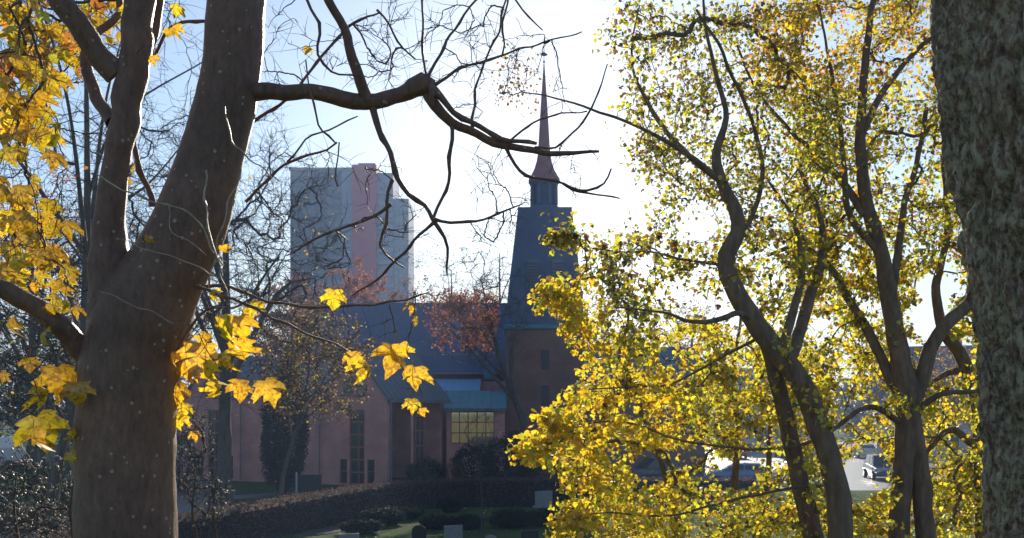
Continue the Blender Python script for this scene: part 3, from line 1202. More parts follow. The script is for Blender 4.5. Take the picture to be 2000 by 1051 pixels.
# ------------------------------------------------------------------ vehicles
def vehicle(loc, rz, paint, kind, label, name, cat):
    """lofted body with cabin, windows, wheels and lamps; length along local x, nose at +x"""
    e = empty(name, (loc[0], loc[1], .012), label, cat)
    cs, sn = math.cos(rz), math.sin(rz)
    fr = lambda x, y, z: (loc[0] + x * cs - y * sn, loc[1] + x * sn + y * cs, .012 + z)
    if kind == 'van':
        st = [(-2.6, .45, 2.35, .92, .86), (-2.5, .30, 2.48, .96, .88), (0, .28, 2.52, .97, .88), (1.0, .28, 2.46, .97, .86), (1.75, .28, 1.45, .96, .90), (2.45, .30, 1.10, .93, .84), (2.62, .42, .95, .86, .78)]
    else:
        st = [(-2.2, .42, .95, .80, .76), (-2.1, .28, 1.05, .86, .80), (-1.75, .25, 1.10, .89, .80), (-1.2, .24, 1.10, .90, .82), (0, .24, 1.02, .91, .84), (.9, .24, .98, .90, .84), (1.6, .25, .86, .88, .80), (2.05, .30, .72, .84, .74), (2.15, .42, .64, .78, .70)]
    rs = []
    for x, zb, zt, wb, wt in st:
        zm = zb + (zt - zb) * .55
        rs.append([fr(x, -wb * .92, zb), fr(x, -wb, zm), fr(x, -wt, zt - .06), fr(x, -wt * .85, zt), fr(x, wt * .85, zt), fr(x, wt, zt - .06), fr(x, wb, zm), fr(x, wb * .92, zb)])
    MB().rings(rs).build('body', paint, e, smooth=False)
    if kind != 'van':
        hh = 1.72 if kind == 'suv' else 1.46
        cab = [(-1.95, 1.06, 1.06), (-1.45 if kind != 'suv' else -1.8, hh - .03, hh), (-.9, hh, hh), (.15, hh - .02, hh), (.95, .99, .99)]
        rs = []
        for x, z, _ in cab:
            wt = .80 if z < 1.2 else .62
            rs.append([fr(x, -.80, 1.0), fr(x, -wt, z), fr(x, wt, z), fr(x, .80, 1.0)])
        MB().rings(rs).build('cabin', paint, e)
        for s in (-1, 1):
            for (xa, xb, xc, xd) in ((-1.55, -1.35 if kind != 'suv' else -1.6, -.55, -.50), (-.42, -.40, .10, .62)):
                z0, z1 = 1.08, hh - .12
                wa, wb = .785, .655
                MB(fr).add([(xa, s * (wa + .012), z0), (xd, s * (wa + .012), z0), (xc, s * (wb + .012), z1), (xb, s * (wb + .012), z1)], [(0, 1, 2, 3)]).build('window', M['carglass'], e)
        MB(fr).add([(.90, -.70, 1.045), (.90, .70, 1.045), (.24, .58, hh - .06), (.24, -.58, hh - .06)], [(0, 1, 2, 3)]).build('windscreen', M['carglass'], e)
        x0, x1 = (-1.98, -1.84) if kind == 'suv' else (-1.97, -1.55)
        MB(fr).add([(x0 - .01, -.66, 1.12), (x0 - .01, .66, 1.12), (x1 - .02, .57, hh - .1), (x1 - .02, -.57, hh - .1)], [(0, 1, 2, 3)]).build('rear_window', M['carglass'], e)
        wx, wr, bx = 1.32, .33, 2.2
    else:
        MB(fr).box(-2.625, -2.60, -.62, .62, 1.25, 2.1).build('rear_window', M['carglass'], e)
        MB(fr).add([(1.08, -.80, 2.32), (1.08, .80, 2.32), (1.74, .84, 1.52), (1.74, -.84, 1.52)], [(0, 1, 2, 3)]).build('windscreen', M['carglass'], e)
        for s in (-1, 1):
            MB(fr).add([(.2, s * .955, 1.45), (1.25, s * .955, 1.45), (1.0, s * .91, 2.15), (.2, s * .91, 2.15)], [(0, 1, 2, 3)]).build('window', M['carglass'], e)
        wx, wr, bx = 1.65, .36, 2.6
    for s in (-1, 1):
        for x in (-wx, wx):
            yv = s * .86
            rr = []
            for yy, q in ((-.11, .9), (-.09, 1), (.09, 1), (.11, .9)):
                rr.append([fr(x + wr * q * math.cos(k * math.pi / 8), yv + yy, wr + wr * q * math.sin(k * math.pi / 8)) for k in range(16)])
            wl = MB().rings(rr).build('wheel', M['tyre'], e)
            rr = []
            for yy, q in ((0, .66), (s * .125, .62)):
                rr.append([fr(x + wr * q * math.cos(k * math.pi / 6), yv + yy, wr + wr * q * math.sin(k * math.pi / 6)) for k in range(12)])
            MB().rings(rr).build('rim', M['rim'], wl, deep=True)
        if kind == 'van':
            MB(fr).box(2.50, 2.6, s * .72 - .14, s * .72 + .14, .72, .92).build('headlight', M['lamp'], e)
            MB(fr).box(-2.64, -2.55, s * .82 - .07, s * .82 + .07, .9, 1.5).build('tail_light', M['rlamp'], e)
        else:
            MB(fr).box(2.02, 2.13, s * .62 - .14, s * .62 + .14, .58, .70).build('headlight', M['lamp'], e)
            MB(fr).box(-2.19, -2.08, s * .68 - .12, s * .68 + .12, .80, .98).build('tail_light', M['rlamp'], e)
    MB(fr).box(-bx - .05, -bx + .06, -.26, .26, .55, .67).build('number_plate', M['white'], e)
    return e


vehicle((-47.0, 90.0), R(82), car_paint('white_car_paint', (.75, .76, .78)), 'van', 'white van with a wide rear window on the road beyond the wood', 'delivery_van', 'van')
vehicle((9.6, 66.5), R(205), car_paint('black_car_paint', (.02, .022, .028)), 'suv', 'black off road car parked under the golden leaf sprays', 'parked_car', 'car')
vehicle((14.9, 64.5), R(170), car_paint('blue_car_paint', (.10, .18, .36)), 'sedan', 'blue saloon car parked with sun glinting on its roof', 'parked_car', 'car')
vehicle((19.0, 66.0), R(190), car_paint('silver_car_paint', (.55, .56, .58)), 'sedan', 'silver saloon car parked next to the blue one', 'parked_car', 'car')
vehicle((26.6, 70.0), R(262), car_paint('navy_car_paint', (.035, .045, .10)), 'suv', 'navy off road car seen between the forked yellow maple stems', 'parked_car', 'car')
for i, (x, c, lb) in enumerate(((17.6, (.72, .72, .72), 'white saloon car parked in the far bay row'), (23.0, (.35, .05, .05), 'red saloon car parked in the far bay row'), (28.4, (.30, .31, .33), 'grey saloon car parked in the far bay row'), (36.2, (.70, .68, .60), 'cream saloon car parked in the far bay row'))):
    vehicle((x, 100.5), R(88), car_paint('bay_car_paint_%d' % i, c), 'sedan', lb, 'parked_car', 'car')

# ------------------------------------------------------------------ churchyard furniture
nb = empty('notice_board', (-11.35, 53.5, 0), 'dark rectangular notice board on a pale post by the parish house path', 'sign')
MB().rings(lathe((-11.85, 53.5), [(.05, 0), (.05, 1.52), (.03, 1.55)], 8)).build('post', M['post'], nb)
MB().rings(lathe((-10.55, 53.5), [(.04, 0), (.04, .45)], 8)).build('post', M['metal'], nb)
MB().box(-11.78, -10.48, 53.46, 53.53, .42, 1.42).build('board', M['board'], nb, bevel=.012)

gs_specs = [  # px, base py, width px, height px, material, label, shape
    (785, 985, 40, 18, 'granite', 'low wide grey gravestone at the bend of the hedge', 0),
    (834, 982, 30, 26, 'granite', 'pale rounded gravestone in the row against the hedge', 1),
    (872, 982, 22, 20, 'granite', 'small pale gravestone in the row against the hedge', 1),
    (905, 981, 30, 24, 'granite', 'squarish grey gravestone in the row against the hedge', 0),
    (945, 981, 26, 20, 'granite', 'low rounded gravestone behind the bare sapling', 1),
    (985, 982, 28, 19, 'granite', 'flat topped gravestone past the bare sapling by the hedge', 0),
    (1062, 992, 34, 34, 'granite', 'tall block gravestone by the golden leaf sprays', 0),
    (740, 993, 30, 12, 'granite', 'very low grey grave slab along the side hedge', 0),
    (885, 1060, 36, 34, 'granite', 'grey slab gravestone standing in the low box hedge', 0),
    (818, 1062, 28, 36, 'dgranite', 'black polished gravestone with a rounded top in the box hedge', 1),
    (680, 1068, 40, 26, 'granite', 'grey gravestone at the edge of the gravel path', 0),
    (1035, 1062, 34, 26, 'dgranite', 'low black gravestone half hidden by the box shrubs', 0),
    (958, 1066, 22, 20, 'granite', 'small light gravestone at the foot of the sapling', 1),
]
for px, py, w, h, mm, lb, rd in gs_specs:
    d = CAMZ * F / (py - HY)
    c = at(px, py, d)
    ww, hh = w / F * d, h / F * d
    e = empty('gravestone', (c.x, c.y, 0), lb, 'gravestone', None)
    prof = [(-ww / 2, .1), (ww / 2, .1), (ww / 2, hh * (.7 if rd else 1))]
    if rd:
        prof += [(ww / 2 * math.cos(k * math.pi / 8), hh * .7 + hh * .3 * math.sin(k * math.pi / 8)) for k in range(1, 8)]
    prof += [(-ww / 2, hh * (.7 if rd else .94))]
    MB().prism([(c.x + u, c.y, z) for u, z in prof], [(c.x + u, c.y + .16, z) for u, z in prof]).build('slab', M[mm], e)
    MB().box(c.x - ww * .62, c.x + ww * .62, c.y - .12, c.y + .3, 0, .102).build('plinth', M['granite'], e, bevel=.01)
for (px, py, lb) in ((812, 1052, 'small grave lantern with a pale lid beside the black gravestone'), (1010, 985, 'small grave lantern on the lawn by the hedge')):
    d = CAMZ * F / (py - HY)
    c = at(px, py, d)
    e = empty('grave_lantern', (c.x, c.y - .3, 0), lb, 'lantern')
    MB().rings(lathe((c.x, c.y - .3), [(.07, 0), (.08, .02), (.07, .04), (.06, .2)], 8)).build('glass_body', M['pane'], e)
    MB().rings(lathe((c.x, c.y - .3), [(.075, .202), (.075, .22), (.02, .27)], 8)).build('lid', M['white'], e)


# ------------------------------------------------------------------ hedges, shrubs, lawn leaves
def foliage(name, pos, size, pal, r, parent, kind='small', hang=.3, m='fleaf', cols=None, stuff=True):
    c = pick(pal, len(pos), r) if cols is None else cols
    v, f, c, _ = leaves_np(pos, size, c, r, kind, hang)
    me = np_mesh(name, v, f, False, c)
    o = link(name, me, M[m], parent)
    if stuff: tag(o, kind='stuff')
    return o


r = np.random.default_rng(5)
hl = spline([(-13.8, 26.5, 0, 1), (-11, 33, 0, 1), (-8.6, 41, 0, 1), (-6.8, 46, 0, 1), (-5.0, 49, 0, 1), (-2, 50.2, 0, 1), (3, 50.5, 0, 1), (12.5, 50.5, 0, 1)], .5)
tn = np.gradient(hl[:, :2], axis=0)
tn /= np.linalg.norm(tn, axis=1, keepdims=True)
nm = np.stack([-tn[:, 1], tn[:, 0]], -1)
hd = empty('clipped_hedge', (hl[0, 0], hl[0, 1], hgt(0, 26.5)), 'long clipped brown hedge curving round the churchyard lawn', 'hedge')
ring = []
for i in range(len(hl)):
    a = hl[i, :2]
    z0 = hgt(a[0], a[1]) - .05
    q = 1 + .12 * noise.noise(Vector((i * .3, 0, 0)))
    tp = z0 + 1.38 + .07 * noise.noise(Vector((i * .7, 5, 0)))
    ring.append([(*(a - nm[i] * .42 * q), z0), (*(a - nm[i] * .36 * q), tp - .1), (*(a - nm[i] * .2), tp), (*(a + nm[i] * .2), tp), (*(a + nm[i] * .36 * q), tp - .1), (*(a + nm[i] * .42 * q), z0)])
MB().rings(ring).build('light_block_core', mat('hedge_core', (.030, .022, .020), (.014, .010, .010), .95, 9, 1, 30, dist=.05), hd)  # solid dark core added inside the hedge leaves to block light
n = 26000
k = r.uniform(0, len(hl) - 1.01, n)
i0 = k.astype(int)
fr_ = (k - i0)[:, None]
c2 = hl[i0, :2] * (1 - fr_) + hl[i0 + 1, :2] * fr_
nn = nm[i0]
side = r.choice([-1, 0, 1], n, p=[.45, .35, .2])
offs = np.where(side == 0, r.uniform(-.46, .46, n), side * (.44 + r.normal(0, .035, n)))
zz = np.where(side == 0, 1.42 + r.normal(0, .045, n), r.uniform(.02, 1.40, n))
pos = np.c_[c2 + nn * offs[:, None], zz + np.array([hgt(0, y) for y in c2[:, 1]])]
foliage('foliage', pos, r.uniform(.05, .09, n), [((.13, .088, .078), 4), ((.17, .10, .07), 3), ((.08, .07, .06), 3), ((.24, .13, .06), 1)], r, hd, hang=.5)


def shrub(px, py, d, w, h, pal, label, name='shrub', n=1500, ls=.07, group=None, seed=1, core=None, depth=None):
    """rounded bush: stems, dark inner twigs, many small leaves"""
    r = np.random.default_rng(seed)
    x = (px - CX) / F * d
    z0 = hgt(x, d)
    e = empty(name, (x, d, z0), label, 'shrub', group)
    dp = depth or w
    nst = 7
    ends = np.c_[x + r.normal(0, w * .2, nst), d + r.normal(0, dp * .2, nst), z0 + h * r.uniform(.5, .85, nst)]
    P = np.stack([np.array([x, d, z0]) * (1 - t) + ends * t for t in (0, .3, .65, 1)], 1)
    P[:, 0, :2] += r.normal(0, w * .05, (nst, 2))
    tg = ell_targets((x, d, z0 + h * .52), (w * .47, dp * .47, h * .45), 90, r, .5)
    pp, rr = grow(P.reshape(-1, 3), tg, r, .004, .03, .15, 4)
    paths_mesh('stems', [(P, np.tile([.03, .025, .018, .01], (nst, 1)), 5), (pp, rr, 3)], M['ftwig'], e)
    u = r.normal(0, 1, (n, 3))
    u /= np.linalg.norm(u, axis=1, keepdims=True)
    lump = np.array([1 + .28 * noise.noise(Vector(q) * 2.6 + Vector((seed, 0, 0))) for q in u])
    pos = np.array([x, d, z0 + h * .5]) + u * np.array([w / 2, dp / 2, h / 2]) * (lump * r.uniform(.55, 1.05, n) ** .5)[:, None]
    pos[:, 2] = np.maximum(pos[:, 2], z0 + .03)
    foliage('foliage', pos, r.uniform(.7, 1.3, n) * ls, pal, r, e)
    return e


DKG = [((.020, .038, .018), 5), ((.035, .058, .024), 3), ((.012, .022, .012), 3)]
shrub(832, 0, 60.5, 2.6, 1.9, DKG, 'rounded dark evergreen shrub under the side window of the parish house', n=6000, seed=2, ls=.09)
shrub(887, 0, 58.6, 1.1, 2.0, [((.20, .085, .03), 4), ((.12, .06, .03), 2)], 'narrow orange brown shrub beside the dark evergreen', n=1200, seed=3, ls=.06)
shrub(925, 0, 61.5, 3.0, 2.8, DKG, 'broad dark shrub below the glazed link window', n=7500, seed=4, ls=.10)
shrub(1000, 0, 63.0, 3.8, 3.4, DKG, 'tall dark shrub at the foot of the church tower', n=9000, seed=5, ls=.10)
shrub(1075, 0, 61.0, 3.2, 2.6, [((.05, .045, .025), 3), ((.09, .05, .03), 3), ((.03, .04, .02), 2)], 'brownish shrub past the tall dark one at the tower foot', n=2600, seed=6)
shrub(556, 0, 58.0, 2.7, 7.6, DKG, 'tall dark columnar yew against the pink parish house wall', 'yew', n=22000, seed=7, ls=.12)
shrub(350, 0, 60.0, 2.2, 3.6, DKG, 'dark bush at the far corner of the parish house', n=5000, seed=8, ls=.1)
shrub(40, 0, 43.0, 5.0, 2.6, DKG, 'broad dark bush on the grass this side of the white van', n=9000, seed=9, ls=.11)
shrub(128, 0, 52.0, 3.2, 2.2, DKG, 'dark rounded bush at the road edge past the maple trunk', n=6000, seed=10, ls=.1)
shrub(90, 0, 37.0, 3.4, 1.5, [((.05, .045, .025), 3), ((.09, .055, .03), 3), ((.03, .04, .02), 2)], 'low brown bush in front of the broad dark one', n=6000, seed=11, ls=.09)
for i, (px, d, w, h, lb) in enumerate(((745, 42.5, 1.9, .7, 'low box shrub at the bend of the gravel path'), (855, 41.0, 1.5, .6, 'low box shrub beside the black gravestone'), (790, 44.5, 1.6, .55, 'low box shrub on the lawn behind the black gravestone'),
                                       (915, 40.8, 1.2, .6, 'low box shrub next to the grey slab gravestone'), (1000, 41.5, 1.9, .75, 'low box shrub behind the low black gravestone'), (1065, 42.0, 1.7, .7, 'low box shrub under the golden leaf sprays'),
                                       (880, 47.3, .9, .75, 'small clipped shrub in the row of hedge gravestones'), (705, 39.5, 1.6, .55, 'low box shrub near the gravel path edge'))):
    shrub(px, 0, d, w, h, DKG, lb, 'box_shrub', n=6000, seed=20 + i, ls=.075)

r = np.random.default_rng(6)
n = 2200
lp = np.c_[r.uniform(-16, 14, n), r.uniform(34, 62, n), np.zeros(n)]
lp[:900, 0] = r.uniform(12, 30, 900)
lp[:900, 1] = r.uniform(30, 60, 900)
lp[:, 2] = [hgt(0, y) + .03 for y in lp[:, 1]]
n2 = 38000  # unseen leaf carpet on the slope, added to warm the window reflection
hp = np.c_[r.uniform(-22, 26, n2), r.uniform(3, 30, n2), np.zeros(n2)]
hp[:, 2] = [hgt(0, y) + .05 for y in hp[:, 1]]
allp = np.vstack([lp, hp])
o = foliage('fallen_leaves', allp, np.r_[r.uniform(.05, .10, n), r.uniform(.09, .18, n2)], [(YEL, 3), (GOLD, 2), (BRN, 4), ((.30, .2, .06), 3)], r, None, hang=0, m='sleaf')
tag(o, label='fallen yellow and brown leaves strewn over the grass, with an unseen carpet added to warm a window reflection', cat='leaves')


# ------------------------------------------------------------------ middle-distance and far trees
def tree(name, x, y, h, cr, r0, label, seed, nt=420, pal=None, nleaf=0, ls=.1, fork=.28, twl=1600, tl=.7, cc=None, crad=None, group=None, rt=.008, leaf_bias=None, m='ftwig', lean=(0, 0)):
    r = np.random.default_rng(seed)
    z0 = hgt(x, y)
    e = empty(name, (x, y, z0), label, 'tree', group)
    c = np.array(cc if cc else (x + lean[0], y + lean[1], z0 + h * .62))
    rad = np.array(crad if crad else (cr, cr, h * .38))
    base = np.array([x, y, z0 - .1])
    fk = np.array([x + lean[0] * .3, y + lean[1] * .3, z0 + h * fork])
    top = c + np.array([0, 0, rad[2] * .55])
    s = spline([(*base, r0 * 1.25), (*(base * .65 + fk * .35 + np.r_[r.normal(0, .08, 2), 0]), r0), (*fk, r0 * .8), (*((fk + top) / 2 + r.normal(0, .3, 3)), r0 * .45), (*top, r0 * .12)], .5)
    v, f = limb_mesh(s, 9, .12, 1.5)
    o = link('trunk', np_mesh('trunk', v, f), M['bark2'], e)
    sk = [s[len(s) // 4:, :3]]
    nl = 7
    for i in range(nl):
        a = 2 * math.pi * (i + r.uniform(-.3, .3)) / nl
        j = int(len(s) * r.uniform(.35, .62))
        p0 = s[j]
        tip = c + rad * np.array([math.cos(a) * .75, math.sin(a) * .75, r.uniform(-.3, .6)])
        md = (p0[:3] + tip) / 2 + r.normal(0, .06, 3) * np.linalg.norm(tip - p0[:3]) + np.array([0, 0, .12 * h * r.uniform(-.2, .5)])
        b = spline([(*p0[:3], p0[3] * .62), (*md, p0[3] * .36), (*tip, .02)], .5)
        v, f = limb_mesh(b, 7, .1, 2)
        link('branch', np_mesh('branch', v, f), M['bark2'], e)
        sk.append(b[:, :3])
    tg = ell_targets(c, rad, nt, r, .1)
    P, Q = grow(np.vstack(sk), tg, r, rt, .02, .075, 6, .42, r0 * .3)
    P2, Q2 = twiglets(P, r, twl, tl, 4, rt * .8)
    paths_mesh('twigs', [(P, Q, 4), (P2, Q2, 3)], M[m], e)
    if nleaf:
        tips = np.concatenate([P[:, -1], P2[:, -1], P2[:, 2]])
        if leaf_bias is not None:
            w = leaf_bias(tips)
            tips = tips[w > r.uniform(0, 1, len(w))]
        q = tips[r.integers(0, len(tips), nleaf)] + r.normal(0, .13, (nleaf, 3))
        foliage('crown', q, r.uniform(.6, 1.3, nleaf) * ls, pal, r, e)
    return e


PURP = [((.13, .075, .060), 3), ((.20, .10, .055), 2), ((.08, .05, .045), 3)]
RUSP = [((.48, .17, .065), 4), ((.38, .13, .06), 3), ((.56, .25, .07), 2), ((.20, .09, .06), 2)]
GOLDP = [(YEL, 3), (GOLD, 3), ((.5, .42, .08), 2), (BRN, 1)]
tree('bare_tree', -13.9, 47, 20, 5.6, .42, 'tall bare tree with a double trunk standing in front of the parish house', 31, 1100, GOLDP, 420, .13, .16, 7000, .9, crad=(6.2, 4, 8.0), rt=.011)
tree('bare_tree', -12.3, 28, 21, 4.6, .22, 'slim bare tree with orange remnants seen between the forked maple stems', 32, 520, [(ORA, 2), (GOLD, 2), (BRN, 1)], 200, .12, .25, 2400, .7)
tree('bare_tree', -17.0, 41, 19, 4.5, .26, 'bare grey tree rising behind the twin maple stems', 33, 620, None, 0, .1, .25, 3400, .8)
tree('bare_tree', -15.5, 33, 13, 4.2, .22, 'dark spreading bare tree at the edge of the road', 34, 380, GOLDP, 500, .12, .2, 2200, .6)
tree('small_tree', -9.9, 42, 9.4, 3.0, .13, 'small tree with gold dotted leaves hanging over the parish house wall', 35, 420, [((.17, .105, .085), 6), ((.24, .14, .07), 3), (GOLD, 1), (YEL, 1.6), ((.45, .36, .22), 1)], 6500, .10, .22, 2600, .45, cc=(-8.9, 43, 7.0), crad=(3.1, 2.3, 2.9))
tree('russet_tree', -29.5, 60, 21, 6, .35, 'russet brown tree beyond the road behind the yellow maple leaves', 36, 320, RUSP, 5200, .16, .3, 1200, .7)
tree('russet_tree', -41, 75, 17, 6, .35, 'dull brown tree standing over the white van', 37, 300, PURP, 4200, .18, .3, 1200, .7)
tree('dark_tree', -23, 50, 11, 4.5, .28, 'dense dark green tree along the road bend', 38, 300, DKG, 9000, .15, .2, 900, .6)
tree('dark_tree', -27.5, 57, 9, 4.0, .25, 'lower dark green tree past the road bend', 39, 260, DKG, 7000, .15, .2, 800, .6)
tree('oak_tree', .9, 65, 15, 4.5, .36, 'oak with russet leaf sprays spreading in front of the church roof', 40, 420, RUSP, 3600, .18, .25, 2000, .7, cc=(-2.1, 65, 11.6), crad=(4.2, 2.6, 4.0), leaf_bias=lambda t: ((t[:, 0] < -1.0) & (t[:, 2] > 9) & (t[:, 2] < 12.8)) * 1.0)
tree('russet_tree', -17.7, 112, 22, 6.2, .4, 'rust red tree in front of the apartment tower foot', 41, 300, RUSP, 20000, .26, .3, 1000, .8)
tree('russet_tree', -24.5, 108, 20.5, 5.2, .4, 'brown leaved tree beside the apartment tower corner', 42, 300, RUSP + PURP, 16000, .25, .3, 1000, .8)
tree('russet_tree', -12.0, 118, 21.5, 4.6, .4, 'reddish tree rising just past the apartment tower edge', 43, 300, RUSP + PURP, 6000, .22, .3, 1200, .8)
tree('bare_tree', -6.5, 104, 24, 6.4, .35, 'thin leaved brown tree showing over the church ridge', 44, 460, PURP, 2600, .15, .3, 3000, .9)
tree('bare_tree', -1.4, 108, 27, 5.6, .35, 'lacy bare tree close behind the church tower', 45, 460, PURP, 1100, .14, .3, 3000, .9)
tree('beech_tree', 9.5, 96, 19, 5.5, .4, 'pale russet beech beyond the far side of the tower', 46, 320, [((.38, .18, .09), 3), ((.30, .14, .08), 3), ((.42, .28, .10), 1)], 4200, .18, .25, 1000, .8)
tree('beech_tree', 17.5, 93, 17, 5.5, .4, 'thin brown beech beyond the car park kerb', 47, 320, PURP + RUSP, 2600, .18, .25, 1400, .8)
tree('russet_tree', 40, 88, 12, 5.0, .35, 'orange brown tree at the far side of the car park', 48, 300, RUSP + GOLDP, 4200, .18, .25, 900, .7)

# sapling on the lawn
sp = empty('bare_sapling', at(940, 1045, 38.8), 'thin bare sapling standing on the churchyard lawn', 'tree')
sp.location.z = 0
r = np.random.default_rng(50)
b0 = np.array([sp.location.x, 38.8, -.05])
s = spline([(*b0, .035), (*(b0 + [.02, 0, 1.4]), .03), (*(b0 + [-.03, 0, 2.6]), .022), (*(b0 + [.1, .05, 4.6]), .006)], .15)
v, f = limb_mesh(s, 7)
link('trunk', np_mesh('trunk', v, f), M['bark2'], sp)
tg = ell_targets(b0 + [0, 0, 3.9], (.95, .8, 1.7), 110, r, .2)
P, Q = grow(s[8:, :3], tg, r, .003, .0, .12, 5)
P2, Q2 = twiglets(P, r, 420, .3, 4, .0025, .4)
paths_mesh('twigs', [(P, Q, 4), (P2, Q2, 3)], M['ftwig'], sp)

# distant wood closing the view
r = np.random.default_rng(60)
fw = []
for i in range(150):
    a = r.uniform(-.75, .75)
    dd = r.uniform(170, 330)
    hgt_ = r.uniform(7, 15)
    n = 170
    u = r.normal(0, 1, (n, 3))
    u /= np.linalg.norm(u, axis=1, keepdims=True)
    fw.append(np.array([math.tan(a) * dd, dd, hgt_ * .5]) + u * np.array([r.uniform(4, 8), 4, hgt_ * .5]) * r.uniform(.6, 1, (n, 1)))
fw = np.concatenate(fw)
o = foliage('distant_wood', fw, r.uniform(.7, 1.6, len(fw)), [((.05, .055, .03), 3), ((.12, .08, .04), 2), ((.09, .09, .04), 2), ((.18, .11, .05), 1)], r, None)
tag(o, label='distant autumn wood along the skyline', cat='wood')

# ------------------------------------------------------------------ yellow field maples on the slope


def left_edge(y):
    return np.interp(y, [0, 100, 180, 250, 330, 400, 440, 475, 515, 555, 600, 640, 700, 760, 800, 835, 862, 885, 905, 950, 1000, 1060],
                     [1190, 1215, 1215, 1225, 1250, 1310, 1170, 1090, 1170, 1065, 1085, 1125, 1150, 1118, 1085, 1045, 1000, 1025, 1085, 1092, 1080, 1075])


HOLES = [(1268, 908, 42, 30), (1345, 886, 45, 14), (1440, 932, 50, 24), (1485, 893, 60, 16), (1668, 955, 34, 30), (1700, 884, 30, 28), (1850, 705, 55, 38), (1680, 915, 40, 26), (1830, 560, 50, 30),
         (1600, 75, 26, 50), (1665, 800, 20, 30), (1880, 860, 22, 34), (1365, 430, 40, 50), (1560, 640, 10, 60), (1795, 310, 24, 30), (1820, 620, 45, 50), (1700, 935, 30, 30), (1600, 640, 22, 30), (1240, 800, 26, 20), (1300, 690, 16, 30)]


def density(x, y):
    d = np.where(x > left_edge(y), 1.0, 0.0)
    d = np.where((y < 430) & (x < 1560), d * (.34 + .3 * (x - 1200) / 360), d)
    d = np.where((y < 430) & (x >= 1560), d * .8, d)
    d = np.where((y > 430) & (y < 640) & (x < 1450), d * .7, d)
    d = np.where(y > 900, d * 1.0, d)
    for hx_, hy_, a, b in HOLES:
        d = np.where(((x - hx_) / a) ** 2 + ((y - hy_) / b) ** 2 < 1, d * .06, d)
    return d


def sample_px(n, x0, x1, y0, y1, r):
    out = []
    while len(out) < n:
        x, y = r.uniform(x0, x1, 400), r.uniform(y0, y1, 400)
        k = density(x, y) > r.uniform(0, 1, 400)
        out += list(zip(x[k], y[k]))
    return np.array(out[:n])


def leaf_cols(px, py, r):
    n = len(px)
    out = np.zeros((n, 3))
    A = pick([(YEL, 5), (GOLD, 2.5), (LIME, 1.5), (OLI, .8)], n, r)
    B = pick([(YEL, 3), (LIME, 3), (GOLD, 1.2), (OLI, 3), (GRN, .8), (BRN, .5)], n, r)
    C = pick([(LIME, 1.5), (OLI, 4), (YEL, 1), (BRN, 2.5), (GRN, 1)], n, r)
    D_ = pick([(GOLD, 2.2), (ORA, .9), (YEL, 2.5), (BRN, 1.2), (OLI, 2.2)], n, r)
    E = pick([(YEL, 2.5), (LIME, 2), (OLI, 3), (ORA, .5), (BRN, 1), (GRN, 1)], n, r)
    out[:] = E
    k = (py > 600); out[k] = B[k]
    k = (py > 720) & (px < 1330); out[k] = A[k]
    k = (py < 620) & (px < 1520); out[k] = C[k]
    k = (py < 170) & (px > 1460); out[k] = D_[k]
    k = (px < 1180) & (py > 540); out[k] = A[k]
    k = (px < 1100) & (py < 300); out[k] = pick([(BRN, 3), ((.3, .16, .05), 2), (OLI, 1)], n, r)[k]  # leaves around the sun browned, glare silhouette put into their colour
    return out


def yellow_tree(label, limbs, targets, seed, name='field_maple', per=19, ls=.050, base=None, rt=.0022, extra=None, spread=.05):
    """traced limbs (first is the trunk), twigs grown to targets, leaves along the twigs"""
    r = np.random.default_rng(seed)
    e = empty(name, base, label, 'tree')
    sk = []
    for i, (rows, nseg) in enumerate(limbs):
        s = px_limb(rows, .07, .012)
        v, f = limb_mesh(s, nseg, .10, 5)
        link('trunk' if i == 0 else 'branch', np_mesh('branch', v, f), M['bark'], e)
        sk.append(s[:, :3])
    P, Q = grow(np.vstack(sk), targets, r, rt, -.03, .13, 6, .40, .022)
    P2, Q2 = twiglets(P, r, len(P) * 2, .16, 4, rt * .6, 0)
    paths_mesh('twigs', [(P, Q, 5), (P2, Q2, 3)], M['bark'], e)
    n = len(P) * per
    k = r.integers(0, len(P), n)
    t = r.uniform(.25, 1, n) * (P.shape[1] - 1)
    j = np.minimum(t.astype(int), P.shape[1] - 2)
    ln = np.linalg.norm(P[:, -1] - P[:, 0], axis=1)[k]
    q = P[k, j] + (P[k, j + 1] - P[k, j]) * (t - j)[:, None] + r.normal(0, spread, (n, 3))
    # long bare runs keep their leaves near the tip
    far = ln > .7
    q[far] = P[k[far], -1] + r.normal(0, .11, (far.sum(), 3))
    size = r.uniform(.65, 1.3, n) * ls
    px = CX + q[:, 0] / q[:, 1] * F
    py = HY - (q[:, 2] - CAMZ) / q[:, 1] * F
    keep = np.ones(n, bool)
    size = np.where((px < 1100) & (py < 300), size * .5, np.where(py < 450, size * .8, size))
    up_ = py < 450
    q[up_] += r.normal(0, .06, (int(up_.sum()), 3))      # looser sprays high in the crown
    for hx_, hy_, a, b in HOLES:
        keep &= ~((((px - hx_) / a) ** 2 + ((py - hy_) / b) ** 2 < .8) & (r.uniform(0, 1, n) < .85))
    q, size, px, py = q[keep], size[keep], px[keep], py[keep]
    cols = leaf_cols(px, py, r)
    vis = np.where((px > 0) & (px < 2000) & (py > 0) & (py < 1051))[0]
    big = vis[np.argsort(-(size[vis] / q[vis, 1]))[:290]]
    pals = [YEL, GOLD, LIME, OLI, ORA, BRN]
    Rb = rand_rot(len(big), r, .7)
    for b_i, i in enumerate(big):
        pc = min(pals, key=lambda c: sum((c[k_] - cols[i][k_]) ** 2 for k_ in range(3)))
        leaf_obj(e, 'field', int(i) % 6, pc, q[i], Rb[b_i], size[i] * 1.05)
    rest = np.setdiff1d(np.arange(len(q)), big)
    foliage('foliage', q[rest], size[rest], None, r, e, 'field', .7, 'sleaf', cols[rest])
    return e


